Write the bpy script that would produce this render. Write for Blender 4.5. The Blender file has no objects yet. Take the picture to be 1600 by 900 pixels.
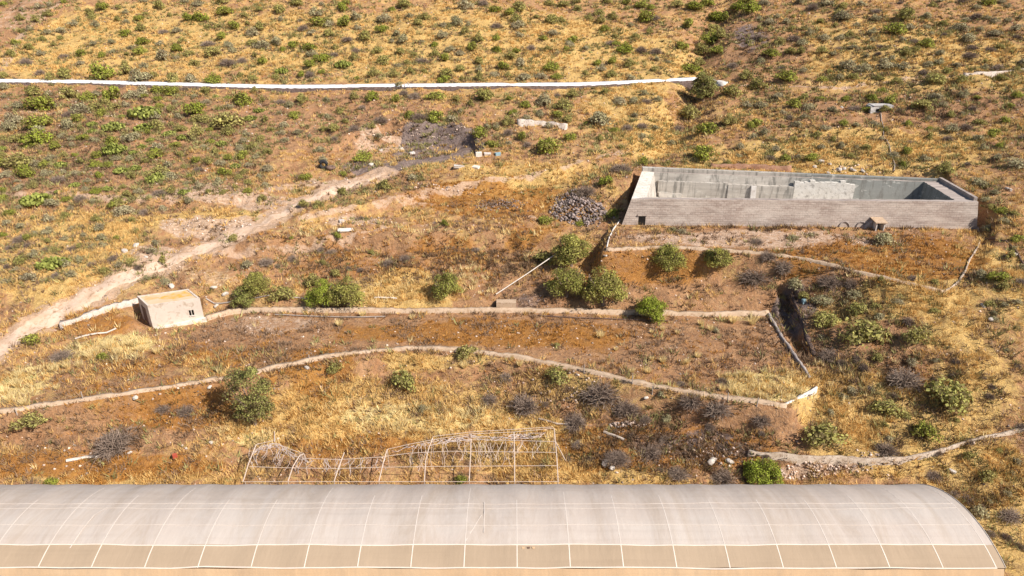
import bpy, math, random
import numpy as np

random.seed(7)
RNG = np.random.default_rng(11)
S = bpy.context.scene
COL = S.collection

# ------------------------------------------------------------------ camera
CAM = np.array([0.0, 0.0, 35.0]); PITCH = math.radians(26.0); FPX = 1067.0
FWD = np.array([0, math.cos(PITCH), -math.sin(PITCH)])
UPV = np.array([0, math.sin(PITCH), math.cos(PITCH)])
cd = bpy.data.cameras.new('camera'); co = bpy.data.objects.new('camera', cd); COL.objects.link(co)
cd.sensor_width = 36.0; cd.lens = FPX / 1600 * 36.0; cd.clip_start = 0.5; cd.clip_end = 3000
co.location = CAM; co.rotation_euler = (math.pi / 2 - PITCH, 0, 0)
S.camera = co

def ray(px, py):
    return FWD + np.array([1., 0, 0]) * ((px - 800) / FPX) + UPV * ((450 - py) / FPX)
def on_z(px, py, z):
    d = ray(px, py); t = (z - CAM[2]) / d[2]; return CAM + d * t
def on_y(px, py, y):
    d = ray(px, py); return CAM + d * (y / d[1])

# ------------------------------------------------------------------ numpy noise
def _hash(ix, iy, seed):
    h = (ix.astype(np.int64) * 374761393 + iy.astype(np.int64) * 668265263 + seed * 1442695041) & 0xFFFFFFFF
    h = ((h ^ (h >> 13)) * 1274126177) & 0xFFFFFFFF
    return ((h ^ (h >> 16)) & 0xFFFF) / 65535.0
def vnoise(x, y, seed=0):
    ix = np.floor(x); iy = np.floor(y); fx = x - ix; fy = y - iy
    fx = fx * fx * (3 - 2 * fx); fy = fy * fy * (3 - 2 * fy)
    a = _hash(ix, iy, seed); b = _hash(ix + 1, iy, seed); c = _hash(ix, iy + 1, seed); d = _hash(ix + 1, iy + 1, seed)
    return (a * (1 - fx) + b * fx) * (1 - fy) + (c * (1 - fx) + d * fx) * fy
def fbm(x, y, seed=0, octv=3):
    r = 0; a = 1; s = 0
    for k in range(octv):
        r = r + a * vnoise(x * 2 ** k + 17.3 * k, y * 2 ** k - 9.1 * k, seed + k); s += a; a *= .5
    return r / s
def sstep(a, b, x):
    t = np.clip((x - a) / (b - a), 0, 1); return t * t * (3 - 2 * t)

# ------------------------------------------------------------------ terrain height
CP = []   # image column, image row, metres below the camera
for px, rows in {
    -150: [(755, 34), (700, 33.0), (645, 31.7), (540, 30.2), (450, 28.6), (380, 27), (300, 25), (200, 22), (135, 19.4), (60, 14.4), (5, 9.0)],
    150: [(755, 34), (700, 33.2), (640, 32.2), (560, 31.1), (530, 30.9), (450, 29.0), (380, 27.4), (300, 25.3), (200, 22.2), (135, 19.4), (60, 14.4), (5, 9.0)],
    450: [(755, 34), (680, 33.2), (600, 31.7), (540, 31.0), (490, 30.6), (440, 29.6), (380, 28.0), (300, 25.9), (200, 22.5), (135, 19.4), (60, 14.2), (5, 9.0)],
    800: [(755, 34), (680, 33.4), (620, 32.4), (580, 31.5), (490, 30.6), (450, 29.8), (400, 28.5), (355, 27.5), (300, 26), (250, 24.6), (200, 22.6), (135, 19.3), (60, 14), (5, 9.0)],
    1080: [(755, 34), (700, 33.4), (650, 32.4), (600, 31.2), (490, 30.7), (440, 29.3), (400, 27.6), (360, 26.8), (300, 25.6), (250, 24.0), (200, 22.6), (135, 19.4), (60, 14.2), (5, 9.2)],
    1290: [(755, 34), (700, 33.2), (640, 32.0), (560, 30.8), (490, 29.5), (440, 27.9), (360, 26.7), (300, 25.2), (245, 22.9), (200, 21.4), (135, 18.4), (60, 13.2), (5, 8.4)],
    1450: [(755, 34), (700, 32.8), (620, 31.0), (560, 29.6), (500, 28.0), (455, 26.9), (360, 26.4), (300, 24.6), (245, 22.4), (200, 20.9), (135, 17.8), (60, 12.8), (5, 8.2)],
    1720: [(755, 33), (700, 32.2), (640, 30.8), (560, 28.7), (480, 26.9), (420, 25.7), (350, 24.2), (250, 21.2), (180, 18.7), (130, 16.4), (60, 12.2), (5, 8.0)]}.items():
    for py, dn in rows:
        p = on_z(px, py, 35 - dn); CP.append((p[0], p[1], p[2]))
for x in (-60, -20, 20, 60):
    CP.append((x, 24, .8)); CP.append((x * 1.5, 4, .2)); CP.append((x * 4, 300, 54)); CP.append((x * 6, 440, 76))
CP.append((-140, 60, 6)); CP.append((140, 60, 10)); CP.append((-110, 20, 1)); CP.append((110, 20, 1.5))
CP = np.array(CP)
def _U(r2): return np.where(r2 > 1e-9, r2 * np.log(np.maximum(r2, 1e-9)), 0)
n = len(CP); sc_ = 100.0; P2 = CP[:, :2] / sc_
K = _U(((P2[:, None] - P2[None]) ** 2).sum(-1)) + np.eye(n) * 6e-4
Pm = np.hstack([np.ones((n, 1)), P2]); A = np.zeros((n + 3, n + 3)); A[:n, :n] = K; A[:n, n:] = Pm; A[n:, :n] = Pm.T
W = np.linalg.solve(A, np.concatenate([CP[:, 2], np.zeros(3)]))
def tps(x, y):
    x = x / sc_; y = y / sc_; r = W[n] + W[n + 1] * x + W[n + 2] * y
    for i in range(n): r = r + W[i] * _U((x - P2[i, 0]) ** 2 + (y - P2[i, 1]) ** 2)
    return r

uu = np.concatenate([np.linspace(-3.2, -1.03, 26)[:-1], np.linspace(-1.03, 1.03, 640), np.linspace(1.03, 3.2, 26)[1:]])
yy = [3.0, 10, 16, 21]
y = 25.0
while y < 190: yy.append(y); y += max(.13, .0031 * y)
while y < 460: yy.append(y); y *= 1.05
yy = np.array(yy)
def halfw(y): return 15 + .74 * y
GX = uu[None, :] * halfw(yy)[:, None]; GY = np.repeat(yy[:, None], len(uu), 1)

def seg_dist(X, Y, pts):
    d = np.full(X.shape, 1e9)
    for (ax, ay), (bx, by) in zip(pts[:-1], pts[1:]):
        L = (bx - ax) ** 2 + (by - ay) ** 2 + 1e-9
        t = np.clip(((X - ax) * (bx - ax) + (Y - ay) * (by - ay)) / L, 0, 1)
        d = np.minimum(d, np.hypot(X - ax - t * (bx - ax), Y - ay - t * (by - ay)))
    return d
def in_poly(X, Y, pts):
    c = np.zeros(X.shape, bool); m = len(pts)
    for i in range(m):
        x1, y1 = pts[i]; x2, y2 = pts[(i + 1) % m]
        c ^= ((y1 > Y) != (y2 > Y)) & (X < (x2 - x1) * (Y - y1) / (y2 - y1 + 1e-12) + x1)
    return c
def sdist(X, Y, pts):
    d = seg_dist(X, Y, list(pts) + [pts[0]]); return np.where(in_poly(X, Y, pts), d, -d)

GZ = tps(GX, GY)
FIELD_Z, PLAT_Z = 4.0, 8.3
FIELD_FRONT = [(-60, 652), (0, 645), (120, 628), (250, 609), (380, 588), (440, 573), (520, 557), (600, 548), (650, 545), (720, 548), (800, 558),
               (900, 577), (1000, 601), (1100, 619), (1228, 635)]
FIELD_BACK = [(1200, 492), (1100, 494), (1000, 491), (900, 489), (800, 487), (700, 488), (600, 488), (500, 487), (400, 487), (335, 488)]
FIELD_RIGHT = [(1265, 592), (1240, 556), (1222, 530), (1200, 492)]
fw = [tuple(on_z(a, b, FIELD_Z)[:2]) for a, b in FIELD_FRONT]
fb = [tuple(on_z(a, b, FIELD_Z)[:2]) for a, b in FIELD_BACK]
fr = [tuple(on_z(a, b, FIELD_Z)[:2]) for a, b in FIELD_RIGHT]
fl = [tuple(on_z(a, b, FIELD_Z)[:2]) for a, b in [(315, 500), (240, 515), (180, 530), (100, 552), (0, 590), (-60, 600)]]
FIELD = fw + fr + fb[1:] + fl
PLAT_FRONT = [(947, 391), (985, 390), (1040, 387), (1120, 392), (1190, 397), (1255, 405), (1330, 424), (1400, 440), (1475, 457)]
PLAT_RIGHT = [(1475, 457), (1496, 443), (1508, 425), (1514, 408), (1529, 385), (1532, 370), (1528, 356)]
pf = [tuple(on_z(a, b, PLAT_Z)[:2]) for a, b in PLAT_FRONT]
pr = [tuple(on_z(a, b, PLAT_Z)[:2]) for a, b in PLAT_RIGHT]
TK = [(13.0, 71.0), (50.1, 70.0), (50.4, 77.6), (16.0, 81.8)]   # reservoir crown corners: front left, front right, back right, back left
TK_TOP = 35 - 23.84
PLAT = pf + pr[1:] + [(50.6, 72.0), (12.4, 73.0), tuple(on_z(970, 347, PLAT_Z)[:2])]

# ravine coming down the slope right of the middle
def hit0(px, py):
    d = ray(px, py); lo, hi = 20.0, 400.0
    ts = np.linspace(lo, hi, 1500); X = d[0] * ts; Y = d[1] * ts; Z = CAM[2] + d[2] * ts
    below = Z < tps(X, Y); i = int(np.argmax(below)) if below.any() else len(ts) - 1
    return (X[i], Y[i])
rav = [hit0(*p) for p in [(1135, 8), (1105, 40), (1092, 80), (1090, 135), (1065, 185), (1042, 225), (985, 262)]]
d = seg_dist(GX, GY, rav); GZ -= 2.0 * np.exp(-(d / 3.2) ** 2) * sstep(hit0(985, 262)[1] - 2, hit0(1042, 225)[1] + 3, GY)
# cut bank and burnt floor of the small quarry
cut = [hit0(*p) for p in [(545, 237), (566, 216), (620, 207), (680, 206), (738, 214), (750, 236), (690, 256), (600, 266)]]
sd = sdist(GX, GY, cut); GZ -= 1.1 * sstep(-.3, .5, sd) * sstep(hit0(650, 262)[1] - 1, hit0(650, 225)[1], GY)
# earth banks between the old terraces
def scarp(px_pts, h_, reach, sharp=.5):
    global GZ
    P = [hit0(*p) for p in px_pts]; d_ = seg_dist(GX, GY, P); xs_ = [p[0] for p in P]; ys_ = [p[1] for p in P]; o_ = np.argsort(xs_)
    wob_ = (fbm(GX / 2.2, GY / 2.2, 55, 3) - .5) * 1.6
    sgn = np.clip((GY - np.interp(GX, np.array(xs_)[o_], np.array(ys_)[o_]) + wob_) / sharp, -1, 1)
    ends = sstep(xs_[o_[0]] - 1, xs_[o_[0]] + 4, GX) * (1 - sstep(xs_[o_[-1]] - 4, xs_[o_[-1]] + 1, GX))
    GZ = GZ + h_ * .5 * sgn * np.exp(-d_ / reach) * ends
scarp([(330, 400), (450, 387), (560, 378), (680, 378), (800, 374), (880, 382), (960, 396)], 1.5, 4)
scarp([(450, 350), (560, 336), (640, 312), (720, 296), (800, 284), (880, 272), (960, 250)], 1.3, 4)
scarp([(1150, 722), (1250, 724), (1350, 732), (1460, 728)], 1.2, 2.5)
scarp([(400, 610), (520, 585), (640, 572), (760, 578), (900, 606), (1020, 632), (1200, 655)], .9, 3)
scarp([(520, 236), (546, 217), (600, 204), (680, 202), (745, 210)], 1.7, 4, .35)
scarp([(60, 325), (160, 322), (280, 322), (420, 312)], .7, 3)
scarp([(990, 428), (1060, 420), (1150, 425), (1230, 440)], 1.2, 3)
scarp([(1250, 215), (1330, 205), (1420, 206), (1500, 210)], .7, 3); scarp([(1150, 95), (1280, 88), (1420, 92), (1560, 84)], .8, 4); scarp([(150, 70), (330, 62), (520, 66), (700, 58)], .7, 4)
# hummocks
rough = np.ones_like(GX)
sdF = sdist(GX, GY, FIELD); sdP = sdist(GX, GY, PLAT)
TKo = [(12.0, 70.6), (50.9, 69.6), (51.2, 78.4), (15.2, 82.8)]
sdT = sdist(GX, GY, TKo)
HUT = [np.array(q) for q in ((-33.1, 55.0), (-28.95, 56.5), (-30.85, 58.45), (-35.0, 56.95))]   # plan of the hut, slightly skewed
sdH = sdist(GX, GY, [tuple(q) for q in HUT])
rough *= 1 - .85 * sstep(-1.5, .3, sdF); rough *= 1 - .85 * sstep(-1.5, .3, sdP)
hum = (fbm(GX / 9, GY / 9, 3, 2) - .5) * 1.1 + (fbm(GX / 2.6, GY / 2.6, 8, 3) - .5) * .95 + (fbm(GX / .8, GY / .8, 21, 2) - .5) * .34
far_fade = 1 - sstep(200, 300, GY)
GZ = GZ + hum * rough * far_fade * sstep(33, 38, GY)
wF = sstep(-1.3, -.25, sdF); GZ = GZ * (1 - wF) + (FIELD_Z + (fbm(GX / 3, GY / 3, 5, 3) - .5) * .22) * wF
wP = sstep(-1.5, -.25, sdP); GZ = GZ * (1 - wP) + (PLAT_Z + (fbm(GX / 3, GY / 3, 6, 3) - .5) * .22) * wP
wH = sstep(-1.2, -.35, sdH); GZ = GZ * (1 - wH) + np.minimum(GZ, FIELD_Z + .02) * wH
# ditch beyond the right field wall
dit = [tuple(on_z(a, b, 4.2)[:2]) for a, b in [(1222, 478), (1229, 500), (1243, 528), (1254, 548)]]
dd = seg_dist(GX, GY, dit); GZ -= 1.25 * np.exp(-(dd / .7) ** 4) * (1 - wF)
# reservoir footprint cut into the slope
wT = sstep(-.1, .5, sdT); GZ = GZ * (1 - wT) + 8.05 * wT
bk = sstep(0, 1, (GY - 76.5) / 3) * (1 - sstep(1.0, 9.0, -sdT)) * (sdT < 0)
GZ = GZ * (1 - bk) + np.clip(GZ, TK_TOP - .35, TK_TOP + .9) * bk

def H(x, y):
    x = np.asarray(x, float); y = np.asarray(y, float)
    j = np.clip(np.interp(y, yy, np.arange(len(yy))), 0, len(yy) - 1.001); j0 = j.astype(int); fj = j - j0
    u = x / halfw(y)
    i = np.clip(np.interp(u, uu, np.arange(len(uu))), 0, len(uu) - 1.001); i0 = i.astype(int); fi = i - i0
    return (GZ[j0, i0] * (1 - fi) + GZ[j0, i0 + 1] * fi) * (1 - fj) + (GZ[j0 + 1, i0] * (1 - fi) + GZ[j0 + 1, i0 + 1] * fi) * fj
_T = np.linspace(22, 330, 2600)
def hit(px, py):
    d = ray(px, py); X = d[0] * _T; Y = d[1] * _T; Z = CAM[2] + d[2] * _T
    g = Z - H(X, Y); b = g < 0
    if not b.any(): t = _T[-1]
    else:
        i = max(1, int(np.argmax(b))); t = _T[i - 1] + (_T[i] - _T[i - 1]) * g[i - 1] / (g[i - 1] - g[i] + 1e-9)
    p = CAM + d * t; p[2] = float(H(p[0], p[1])); return p
def ppm(p):   # photo pixels per metre at a point
    return FPX / float(np.dot(p - CAM, FWD))

# ------------------------------------------------------------------ material helpers
def new_mat(name):
    m = bpy.data.materials.new(name); m.use_nodes = True; nt = m.node_tree
    for nd in list(nt.nodes): nt.nodes.remove(nd)
    out = nt.nodes.new('ShaderNodeOutputMaterial'); b = nt.nodes.new('ShaderNodeBsdfPrincipled')
    nt.links.new(b.outputs[0], out.inputs[0]); b.inputs['Roughness'].default_value = .9
    b.inputs['Specular IOR Level'].default_value = .15
    return m, nt, b
def nd(nt, typ, **kw):
    x = nt.nodes.new(typ)
    for k, v in kw.items(): setattr(x, k, v)
    return x
def noise(nt, vec, scale, detail=4, rough=.6, dist=0.0):
    x = nd(nt, 'ShaderNodeTexNoise'); x.inputs['Scale'].default_value = scale; x.inputs['Detail'].default_value = detail
    x.inputs['Roughness'].default_value = rough; x.inputs['Distortion'].default_value = dist
    nt.links.new(vec, x.inputs['Vector']); return x.outputs['Fac']
def ramp(nt, fac, a, b):
    x = nd(nt, 'ShaderNodeMapRange'); x.clamp = True; x.inputs['From Min'].default_value = a; x.inputs['From Max'].default_value = b
    nt.links.new(fac, x.inputs['Value']); return x.outputs[0]
def math_(nt, op, a, b):
    x = nd(nt, 'ShaderNodeMath', operation=op)
    for k, v in enumerate((a, b)):
        if isinstance(v, (int, float)): x.inputs[k].default_value = v
        else: nt.links.new(v, x.inputs[k])
    return x.outputs[0]
def mixc(nt, fac, a, b, blend='MIX'):
    x = nd(nt, 'ShaderNodeMix', data_type='RGBA', blend_type=blend)
    if isinstance(fac, (int, float)): x.inputs['Factor'].default_value = fac
    else: nt.links.new(fac, x.inputs['Factor'])
    for k, v in ((6, a), (7, b)):
        if isinstance(v, tuple): x.inputs[k].default_value = (*v, 1)
        else: nt.links.new(v, x.inputs[k])
    return x.outputs[2]
def bump(nt, b, h, strength, dist):
    x = nd(nt, 'ShaderNodeBump'); x.inputs['Strength'].default_value = strength; x.inputs['Distance'].default_value = dist
    nt.links.new(h, x.inputs['Height']); nt.links.new(x.outputs[0], b.inputs['Normal'])
def mapping(nt, vec, scale):
    x = nd(nt, 'ShaderNodeMapping'); x.inputs['Scale'].default_value = scale; nt.links.new(vec, x.inputs['Vector']); return x.outputs[0]
def objco(nt): return nd(nt, 'ShaderNodeTexCoord').outputs['Object']
def attr(nt, name): return nd(nt, 'ShaderNodeAttribute', attribute_name=name).outputs['Fac']

def simple_mat(name, c1, c2, scale=1.5, lo=.35, hi=.65, c3=None, s3=6, rough=.9, bmp=.3, bd=.05, stretch=(1, 1, 1), spec=.15):
    m, nt, b = new_mat(name); v = mapping(nt, objco(nt), stretch)
    f = ramp(nt, noise(nt, v, scale, 6, .65), lo, hi); c = mixc(nt, f, c1, c2)
    if c3: c = mixc(nt, ramp(nt, noise(nt, v, s3, 4, .7, .6), .52, .68), c, c3)
    nt.links.new(c, b.inputs['Base Color']); b.inputs['Roughness'].default_value = rough; b.inputs['Specular IOR Level'].default_value = spec
    if bmp: bump(nt, b, noise(nt, v, scale * 7, 5, .7), bmp, bd)
    return m

def foliage_mat(name, c1, c2, c3=None, trans=.3):
    """leaf colour varies from leaf to leaf ('tint') and from plant to plant"""
    m, nt, b = new_mat(name)
    oi = nd(nt, 'ShaderNodeObjectInfo').outputs['Random']; t = attr(nt, 'tint')
    c = mixc(nt, oi, c1, c2)
    if c3: c = mixc(nt, ramp(nt, t, .75, .95), c3, c)
    mul = nd(nt, 'ShaderNodeMix', data_type='RGBA', blend_type='MULTIPLY'); mul.inputs['Factor'].default_value = 1
    nt.links.new(c, mul.inputs[6]); nt.links.new(t, mul.inputs[7])
    nt.links.new(mul.outputs[2], b.inputs['Base Color']); b.inputs['Roughness'].default_value = .75
    if trans:
        tr = nd(nt, 'ShaderNodeBsdfTranslucent'); nt.links.new(mul.outputs[2], tr.inputs[0])
        mx = nd(nt, 'ShaderNodeMixShader'); mx.inputs[0].default_value = trans
        out = [x for x in nt.nodes if x.type == 'OUTPUT_MATERIAL'][0]
        nt.links.new(b.outputs[0], mx.inputs[1]); nt.links.new(tr.outputs[0], mx.inputs[2]); nt.links.new(mx.outputs[0], out.inputs[0])
    return m

# ------------------------------------------------------------------ mesh helpers
def mesh_np(name, V, F, mat, tint=None, smooth=False):
    V = np.asarray(V, np.float32); F = np.asarray(F, np.int32); k = F.shape[1]
    me = bpy.data.meshes.new(name); me.vertices.add(len(V)); me.vertices.foreach_set('co', V.ravel())
    me.loops.add(F.size); me.loops.foreach_set('vertex_index', F.ravel())
    me.polygons.add(len(F)); me.polygons.foreach_set('loop_start', np.arange(0, F.size, k, dtype=np.int32))
    if smooth: me.polygons.foreach_set('use_smooth', np.ones(len(F), bool))
    me.update(calc_edges=True)
    if tint is not None:
        a = me.attributes.new('tint', 'FLOAT', 'POINT'); a.data.foreach_set('value', np.asarray(tint, np.float32))
    if mat: me.materials.append(mat)
    return me
def obj(name, me, parent=None, label=None, cat=None, group=None, kind=None, loc=None):
    o = bpy.data.objects.new(name, me); COL.objects.link(o)
    if parent: o.parent = parent
    if loc is not None: o.location = loc
    if label: o['label'] = label
    if cat: o['category'] = cat
    if group: o['group'] = group
    if kind: o['kind'] = kind
    return o
def empty(name, loc, label, cat, group=None, rz=0):
    o = obj(name, None, None, label, cat, group, None, loc); o.rotation_euler.z = rz; o.empty_display_size = .2; return o

class MB:
    def __init__(s): s.v = []; s.f = []
    def quad(s, a, b, c, d):
        k = len(s.v); s.v += [tuple(a), tuple(b), tuple(c), tuple(d)]; s.f.append((k, k + 1, k + 2, k + 3))
    def hexa(s, p):   # 4 bottom corners, 4 top corners, same order
        k = len(s.v); s.v += [tuple(q) for q in p]
        for q in ((3, 2, 1, 0), (4, 5, 6, 7), (0, 1, 5, 4), (1, 2, 6, 5), (2, 3, 7, 6), (3, 0, 4, 7)): s.f.append(tuple(k + i for i in q))
    def box(s, c, sx, sy, sz, rz=0, jit=0):
        ca, sa = math.cos(rz), math.sin(rz); P = []
        for z in (-sz / 2, sz / 2):
            for x, y in ((-1, -1), (1, -1), (1, 1), (-1, 1)):
                x = x * sx / 2 + random.uniform(-jit, jit); y = y * sy / 2 + random.uniform(-jit, jit)
                P.append((c[0] + x * ca - y * sa, c[1] + x * sa + y * ca, c[2] + z + random.uniform(-jit, jit)))
        s.hexa(P)
    def tube(s, pts, r, n=6, r2=None):
        pts = [np.array(p, float) for p in pts]; k = len(s.v); m = len(pts)
        for i, p in enumerate(pts):
            t = pts[min(i + 1, m - 1)] - pts[max(i - 1, 0)]; t /= np.linalg.norm(t) + 1e-9
            a = np.cross(t, (0, 0, 1)) if abs(t[2]) < .95 else np.cross(t, (1, 0, 0)); a /= np.linalg.norm(a); b = np.cross(t, a)
            rr = r + (r2 - r) * i / (m - 1) if r2 is not None else r
            for q in range(n):
                th = 2 * math.pi * q / n; s.v.append(tuple(p + rr * (math.cos(th) * a + math.sin(th) * b)))
        for i in range(m - 1):
            for q in range(n):
                s.f.append((k + i * n + q, k + i * n + (q + 1) % n, k + (i + 1) * n + (q + 1) % n, k + (i + 1) * n + q))
        s.f.append(tuple(k + q for q in reversed(range(n)))); s.f.append(tuple(k + (m - 1) * n + q for q in range(n)))
    def mesh(s, name, mat, smooth=False):
        me = bpy.data.meshes.new(name); me.from_pydata(s.v, [], s.f); me.update()
        if smooth: me.polygons.foreach_set('use_smooth', np.ones(len(me.polygons), bool))
        me.materials.append(mat); return me
    def build(s, name, mat, parent=None, smooth=False, **kw):
        if parent is not None:
            inv = parent.matrix_basis.inverted()
            from mathutils import Vector
            s.v = [tuple(inv @ Vector(q)) for q in s.v]
        return obj(name, s.mesh(name, mat, smooth), parent, **kw)

# ------------------------------------------------------------------ ground cover masks (in metres on the ground)
CH = {k: np.zeros_like(GX) for k in ('gold', 'rust', 'pale', 'ash', 'straw', 'track', 'scrub')}
CH['gold'] += .46
def blob(ch, px, py, rx, ry, amp, soft=.5):
    c = hit(px, py); a = hit(px, py + min(ry, 40)); b = hit(px, max(py - min(ry, 40), 3))
    Rx = rx / ppm(c); Ry = max(.5, (b[1] - a[1]) / 2 * ry / min(ry, 40))
    r = np.hypot((GX - c[0]) / Rx, (GY - c[1]) / Ry) + (fbm(GX / 3, GY / 3, 40, 3) - .5) * .7
    CH[ch] += amp * (1 - sstep(1 - soft, 1 + soft * .6, r))
for a in [(250, 70, 380, 60, .12), (700, 70, 300, 65, .16), (930, 85, 120, 50, .2), (990, 170, 55, 60, .5), (1050, 95, 50, 40, .25), (1340, 240, 200, 40, .35), (1500, 110, 150, 60, .18),
          (1330, 80, 160, 60, .08), (90, 400, 130, 50, .32), (150, 355, 100, 25, .3), (330, 345, 90, 20, .2), (150, 60, 110, 50, .2), (560, 650, 190, 50, .45), (840, 700, 130, 50, .35),
          (1410, 460, 130, 28, .5), (1320, 625, 110, 60, .5), (1560, 790, 80, 110, .5), (630, 455, 90, 35, .4), (1500, 560, 60, 90, .25), (1380, 690, 120, 40, .3), (820, 280, 110, 25, .3),
          (1590, 430, 50, 60, .3), (880, 590, 60, 30, .2), (680, 560, 120, 15, .35), (1000, 745, 80, 12, .4), (160, 748, 130, 12, .4), (1130, 250, 60, 25, .35), (330, 248, 60, 25, .2),
          (250, 230, 170, 60, -.26), (100, 165, 220, 28, -.2), (450, 190, 170, 45, -.2), (640, 180, 120, 30, -.1), (1450, 165, 150, 30, -.2), (1380, 560, 110, 60, -.25), (1080, 690, 180, 45, -.25),
          (1180, 60, 70, 60, -.2), (500, 400, 260, 40, -.1), (60, 285, 140, 18, -.3), (900, 455, 200, 30, -.25), (700, 520, 480, 40, -.25), (1250, 375, 270, 20, -.25), (1250, 440, 100, 40, -.3),
          (150, 680, 150, 25, -.2), (30, 30, 50, 60, -.4), (1020, 540, 260, 50, -.28), (560, 520, 330, 35, -.3), (1000, 690, 170, 50, -.2), (330, 620, 160, 40, -.2), (560, 590, 60, 40, -.1), (140, 735, 160, 16, -.2)]: blob('gold', *a)
for a in [(720, 520, 260, 22, .6), (960, 545, 240, 40, .3), (330, 560, 260, 25, .5), (1400, 398, 110, 36, 1.6), (1340, 402, 120, 20, .9), (150, 735, 200, 26, 1.0), (560, 692, 130, 20, .9), (250, 650, 170, 40, .5), (480, 640, 90, 40, .45), (1000, 700, 200, 45, .4), (1000, 435, 200, 32, .45), (620, 415, 280, 28, .45), (820, 310, 120, 30, .3), (420, 700, 80, 20, .4), (760, 310, 140, 28, .6), (500, 585, 60, 40, .35),
          (330, 620, 110, 40, .4), (1040, 700, 190, 40, .5), (840, 345, 100, 22, .45), (560, 390, 250, 20, .35), (130, 500, 100, 25, .6), (820, 660, 120, 30, .3), (100, 590, 130, 25, .35), (860, 520, 150, 30, .3),
          (90, 52, 50, 20, .3), (1440, 590, 70, 50, .25), (800, 395, 120, 25, .3), (1010, 420, 120, 30, .15), (520, 250, 50, 20, .4), (340, 255, 60, 20, .35)]: blob('rust', *a)
for a in [(330, 358, 90, 22, 1.0), (240, 392, 50, 16, .7), (430, 318, 90, 12, .7), (520, 288, 60, 9, .6), (560, 345, 60, 8, .5), (640, 320, 60, 8, .5), (700, 297, 60, 5, .4), (450, 180, 140, 35, .35), (330, 430, 110, 22, .45), (270, 465, 120, 20, .4), (320, 300, 70, 14, .5),
          (500, 118, 50, 10, .5), (330, 300, 60, 15, .4), (30, 25, 55, 50, .45), (1030, 540, 260, 48, .3), (430, 505, 120, 20, .5), (1170, 372, 220, 15, .75), (1280, 735, 100, 15, .7), (440, 555, 80, 14, .4),
          (180, 535, 60, 20, .3), (1450, 120, 60, 8, .5), (1370, 155, 120, 25, .25), (1100, 710, 70, 20, .35), (1490, 500, 60, 60, .25), (600, 232, 50, 14, .6), (590, 206, 60, 5, .8), (180, 85, 40, 15, .3), (1150, 440, 100, 35, .25), (850, 430, 100, 30, .25),
          (100, 690, 80, 20, .3), (400, 610, 40, 15, .2), (450, 345, 120, 30, .25)]: blob('pale', *a)
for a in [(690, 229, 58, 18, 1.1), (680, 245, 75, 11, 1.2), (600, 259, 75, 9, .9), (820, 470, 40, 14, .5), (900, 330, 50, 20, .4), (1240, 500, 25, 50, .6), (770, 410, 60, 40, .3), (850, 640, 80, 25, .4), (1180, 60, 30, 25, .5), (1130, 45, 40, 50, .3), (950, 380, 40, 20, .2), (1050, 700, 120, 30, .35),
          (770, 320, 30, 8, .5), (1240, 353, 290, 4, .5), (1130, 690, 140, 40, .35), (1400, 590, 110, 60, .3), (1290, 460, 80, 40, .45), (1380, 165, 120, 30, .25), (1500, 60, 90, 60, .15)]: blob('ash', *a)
for a in [(185, 545, 75, 22, .9), (30, 605, 55, 35, .8), (1200, 605, 70, 28, .8), (680, 368, 90, 9, .4), (800, 368, 60, 8, .4), (1330, 600, 60, 50, .3), (640, 655, 150, 28, .75), (800, 700, 70, 30, .4), (400, 690, 60, 15, .5), (600, 455, 50, 25, .4), (730, 435, 40, 30, .3), (470, 365, 60, 15, .4), (290, 505, 50, 10, .5), (1150, 497, 60, 6, .5)]: blob('straw', *a)
TRACK = [(-60, 585), (0, 545), (60, 505), (140, 462), (220, 425), (300, 396), (380, 362), (450, 328), (530, 293), (600, 270), (660, 252), (725, 240)]
tw = [hit(*p) for p in TRACK]
td = seg_dist(GX, GY, [(p[0], p[1]) for p in tw[:10]]); CH['track'] += 1 - sstep(1.0, 2.4, td + (fbm(GX / 1.5, GY / 1.5, 77, 3) - .5) * 1.2)
for pts, w in ([(0, 303), (160, 309), (290, 308), (420, 296), (500, 285)], .9), ([(470, 340), (560, 320), (640, 305), (720, 290), (800, 276), (880, 262), (980, 235)], .32), ([(270, 400), (400, 392), (520, 375), (640, 352), (760, 344), (860, 340)], .25), \
        ([(0, 178), (80, 177), (165, 181), (260, 190)], .4), ([(0, 110), (30, 60), (60, 30), (95, 0)], .9), ([(1140, 135), (1300, 136), (1420, 122), (1500, 118), (1600, 112)], .5):
    dq = seg_dist(GX, GY, [tuple(hit(a, max(b, 2))[:2]) for a, b in pts])
    CH['track'] += .62 * (1 - sstep(w * .5, w * 1.6, dq + (fbm(GX / 1.2, GY / 1.2, 91, 3) - .5) * 1.0))
CH['scrub'] += .5 * (GY > 75)
CH['scrub'] *= 0
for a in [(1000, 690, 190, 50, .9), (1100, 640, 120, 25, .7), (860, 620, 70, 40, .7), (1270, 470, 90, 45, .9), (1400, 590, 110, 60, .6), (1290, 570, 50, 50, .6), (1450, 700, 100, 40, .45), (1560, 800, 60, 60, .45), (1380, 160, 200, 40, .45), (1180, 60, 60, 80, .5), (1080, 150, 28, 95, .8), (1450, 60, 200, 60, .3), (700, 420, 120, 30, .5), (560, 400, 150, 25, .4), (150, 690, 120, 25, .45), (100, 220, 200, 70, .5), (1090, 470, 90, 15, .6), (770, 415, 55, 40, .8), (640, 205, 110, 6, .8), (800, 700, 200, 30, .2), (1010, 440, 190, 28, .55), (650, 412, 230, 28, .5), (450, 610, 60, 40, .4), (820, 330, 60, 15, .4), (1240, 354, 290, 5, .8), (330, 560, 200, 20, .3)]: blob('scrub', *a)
for k in CH: CH[k] = np.clip(CH[k], 0, 1.15)

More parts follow.
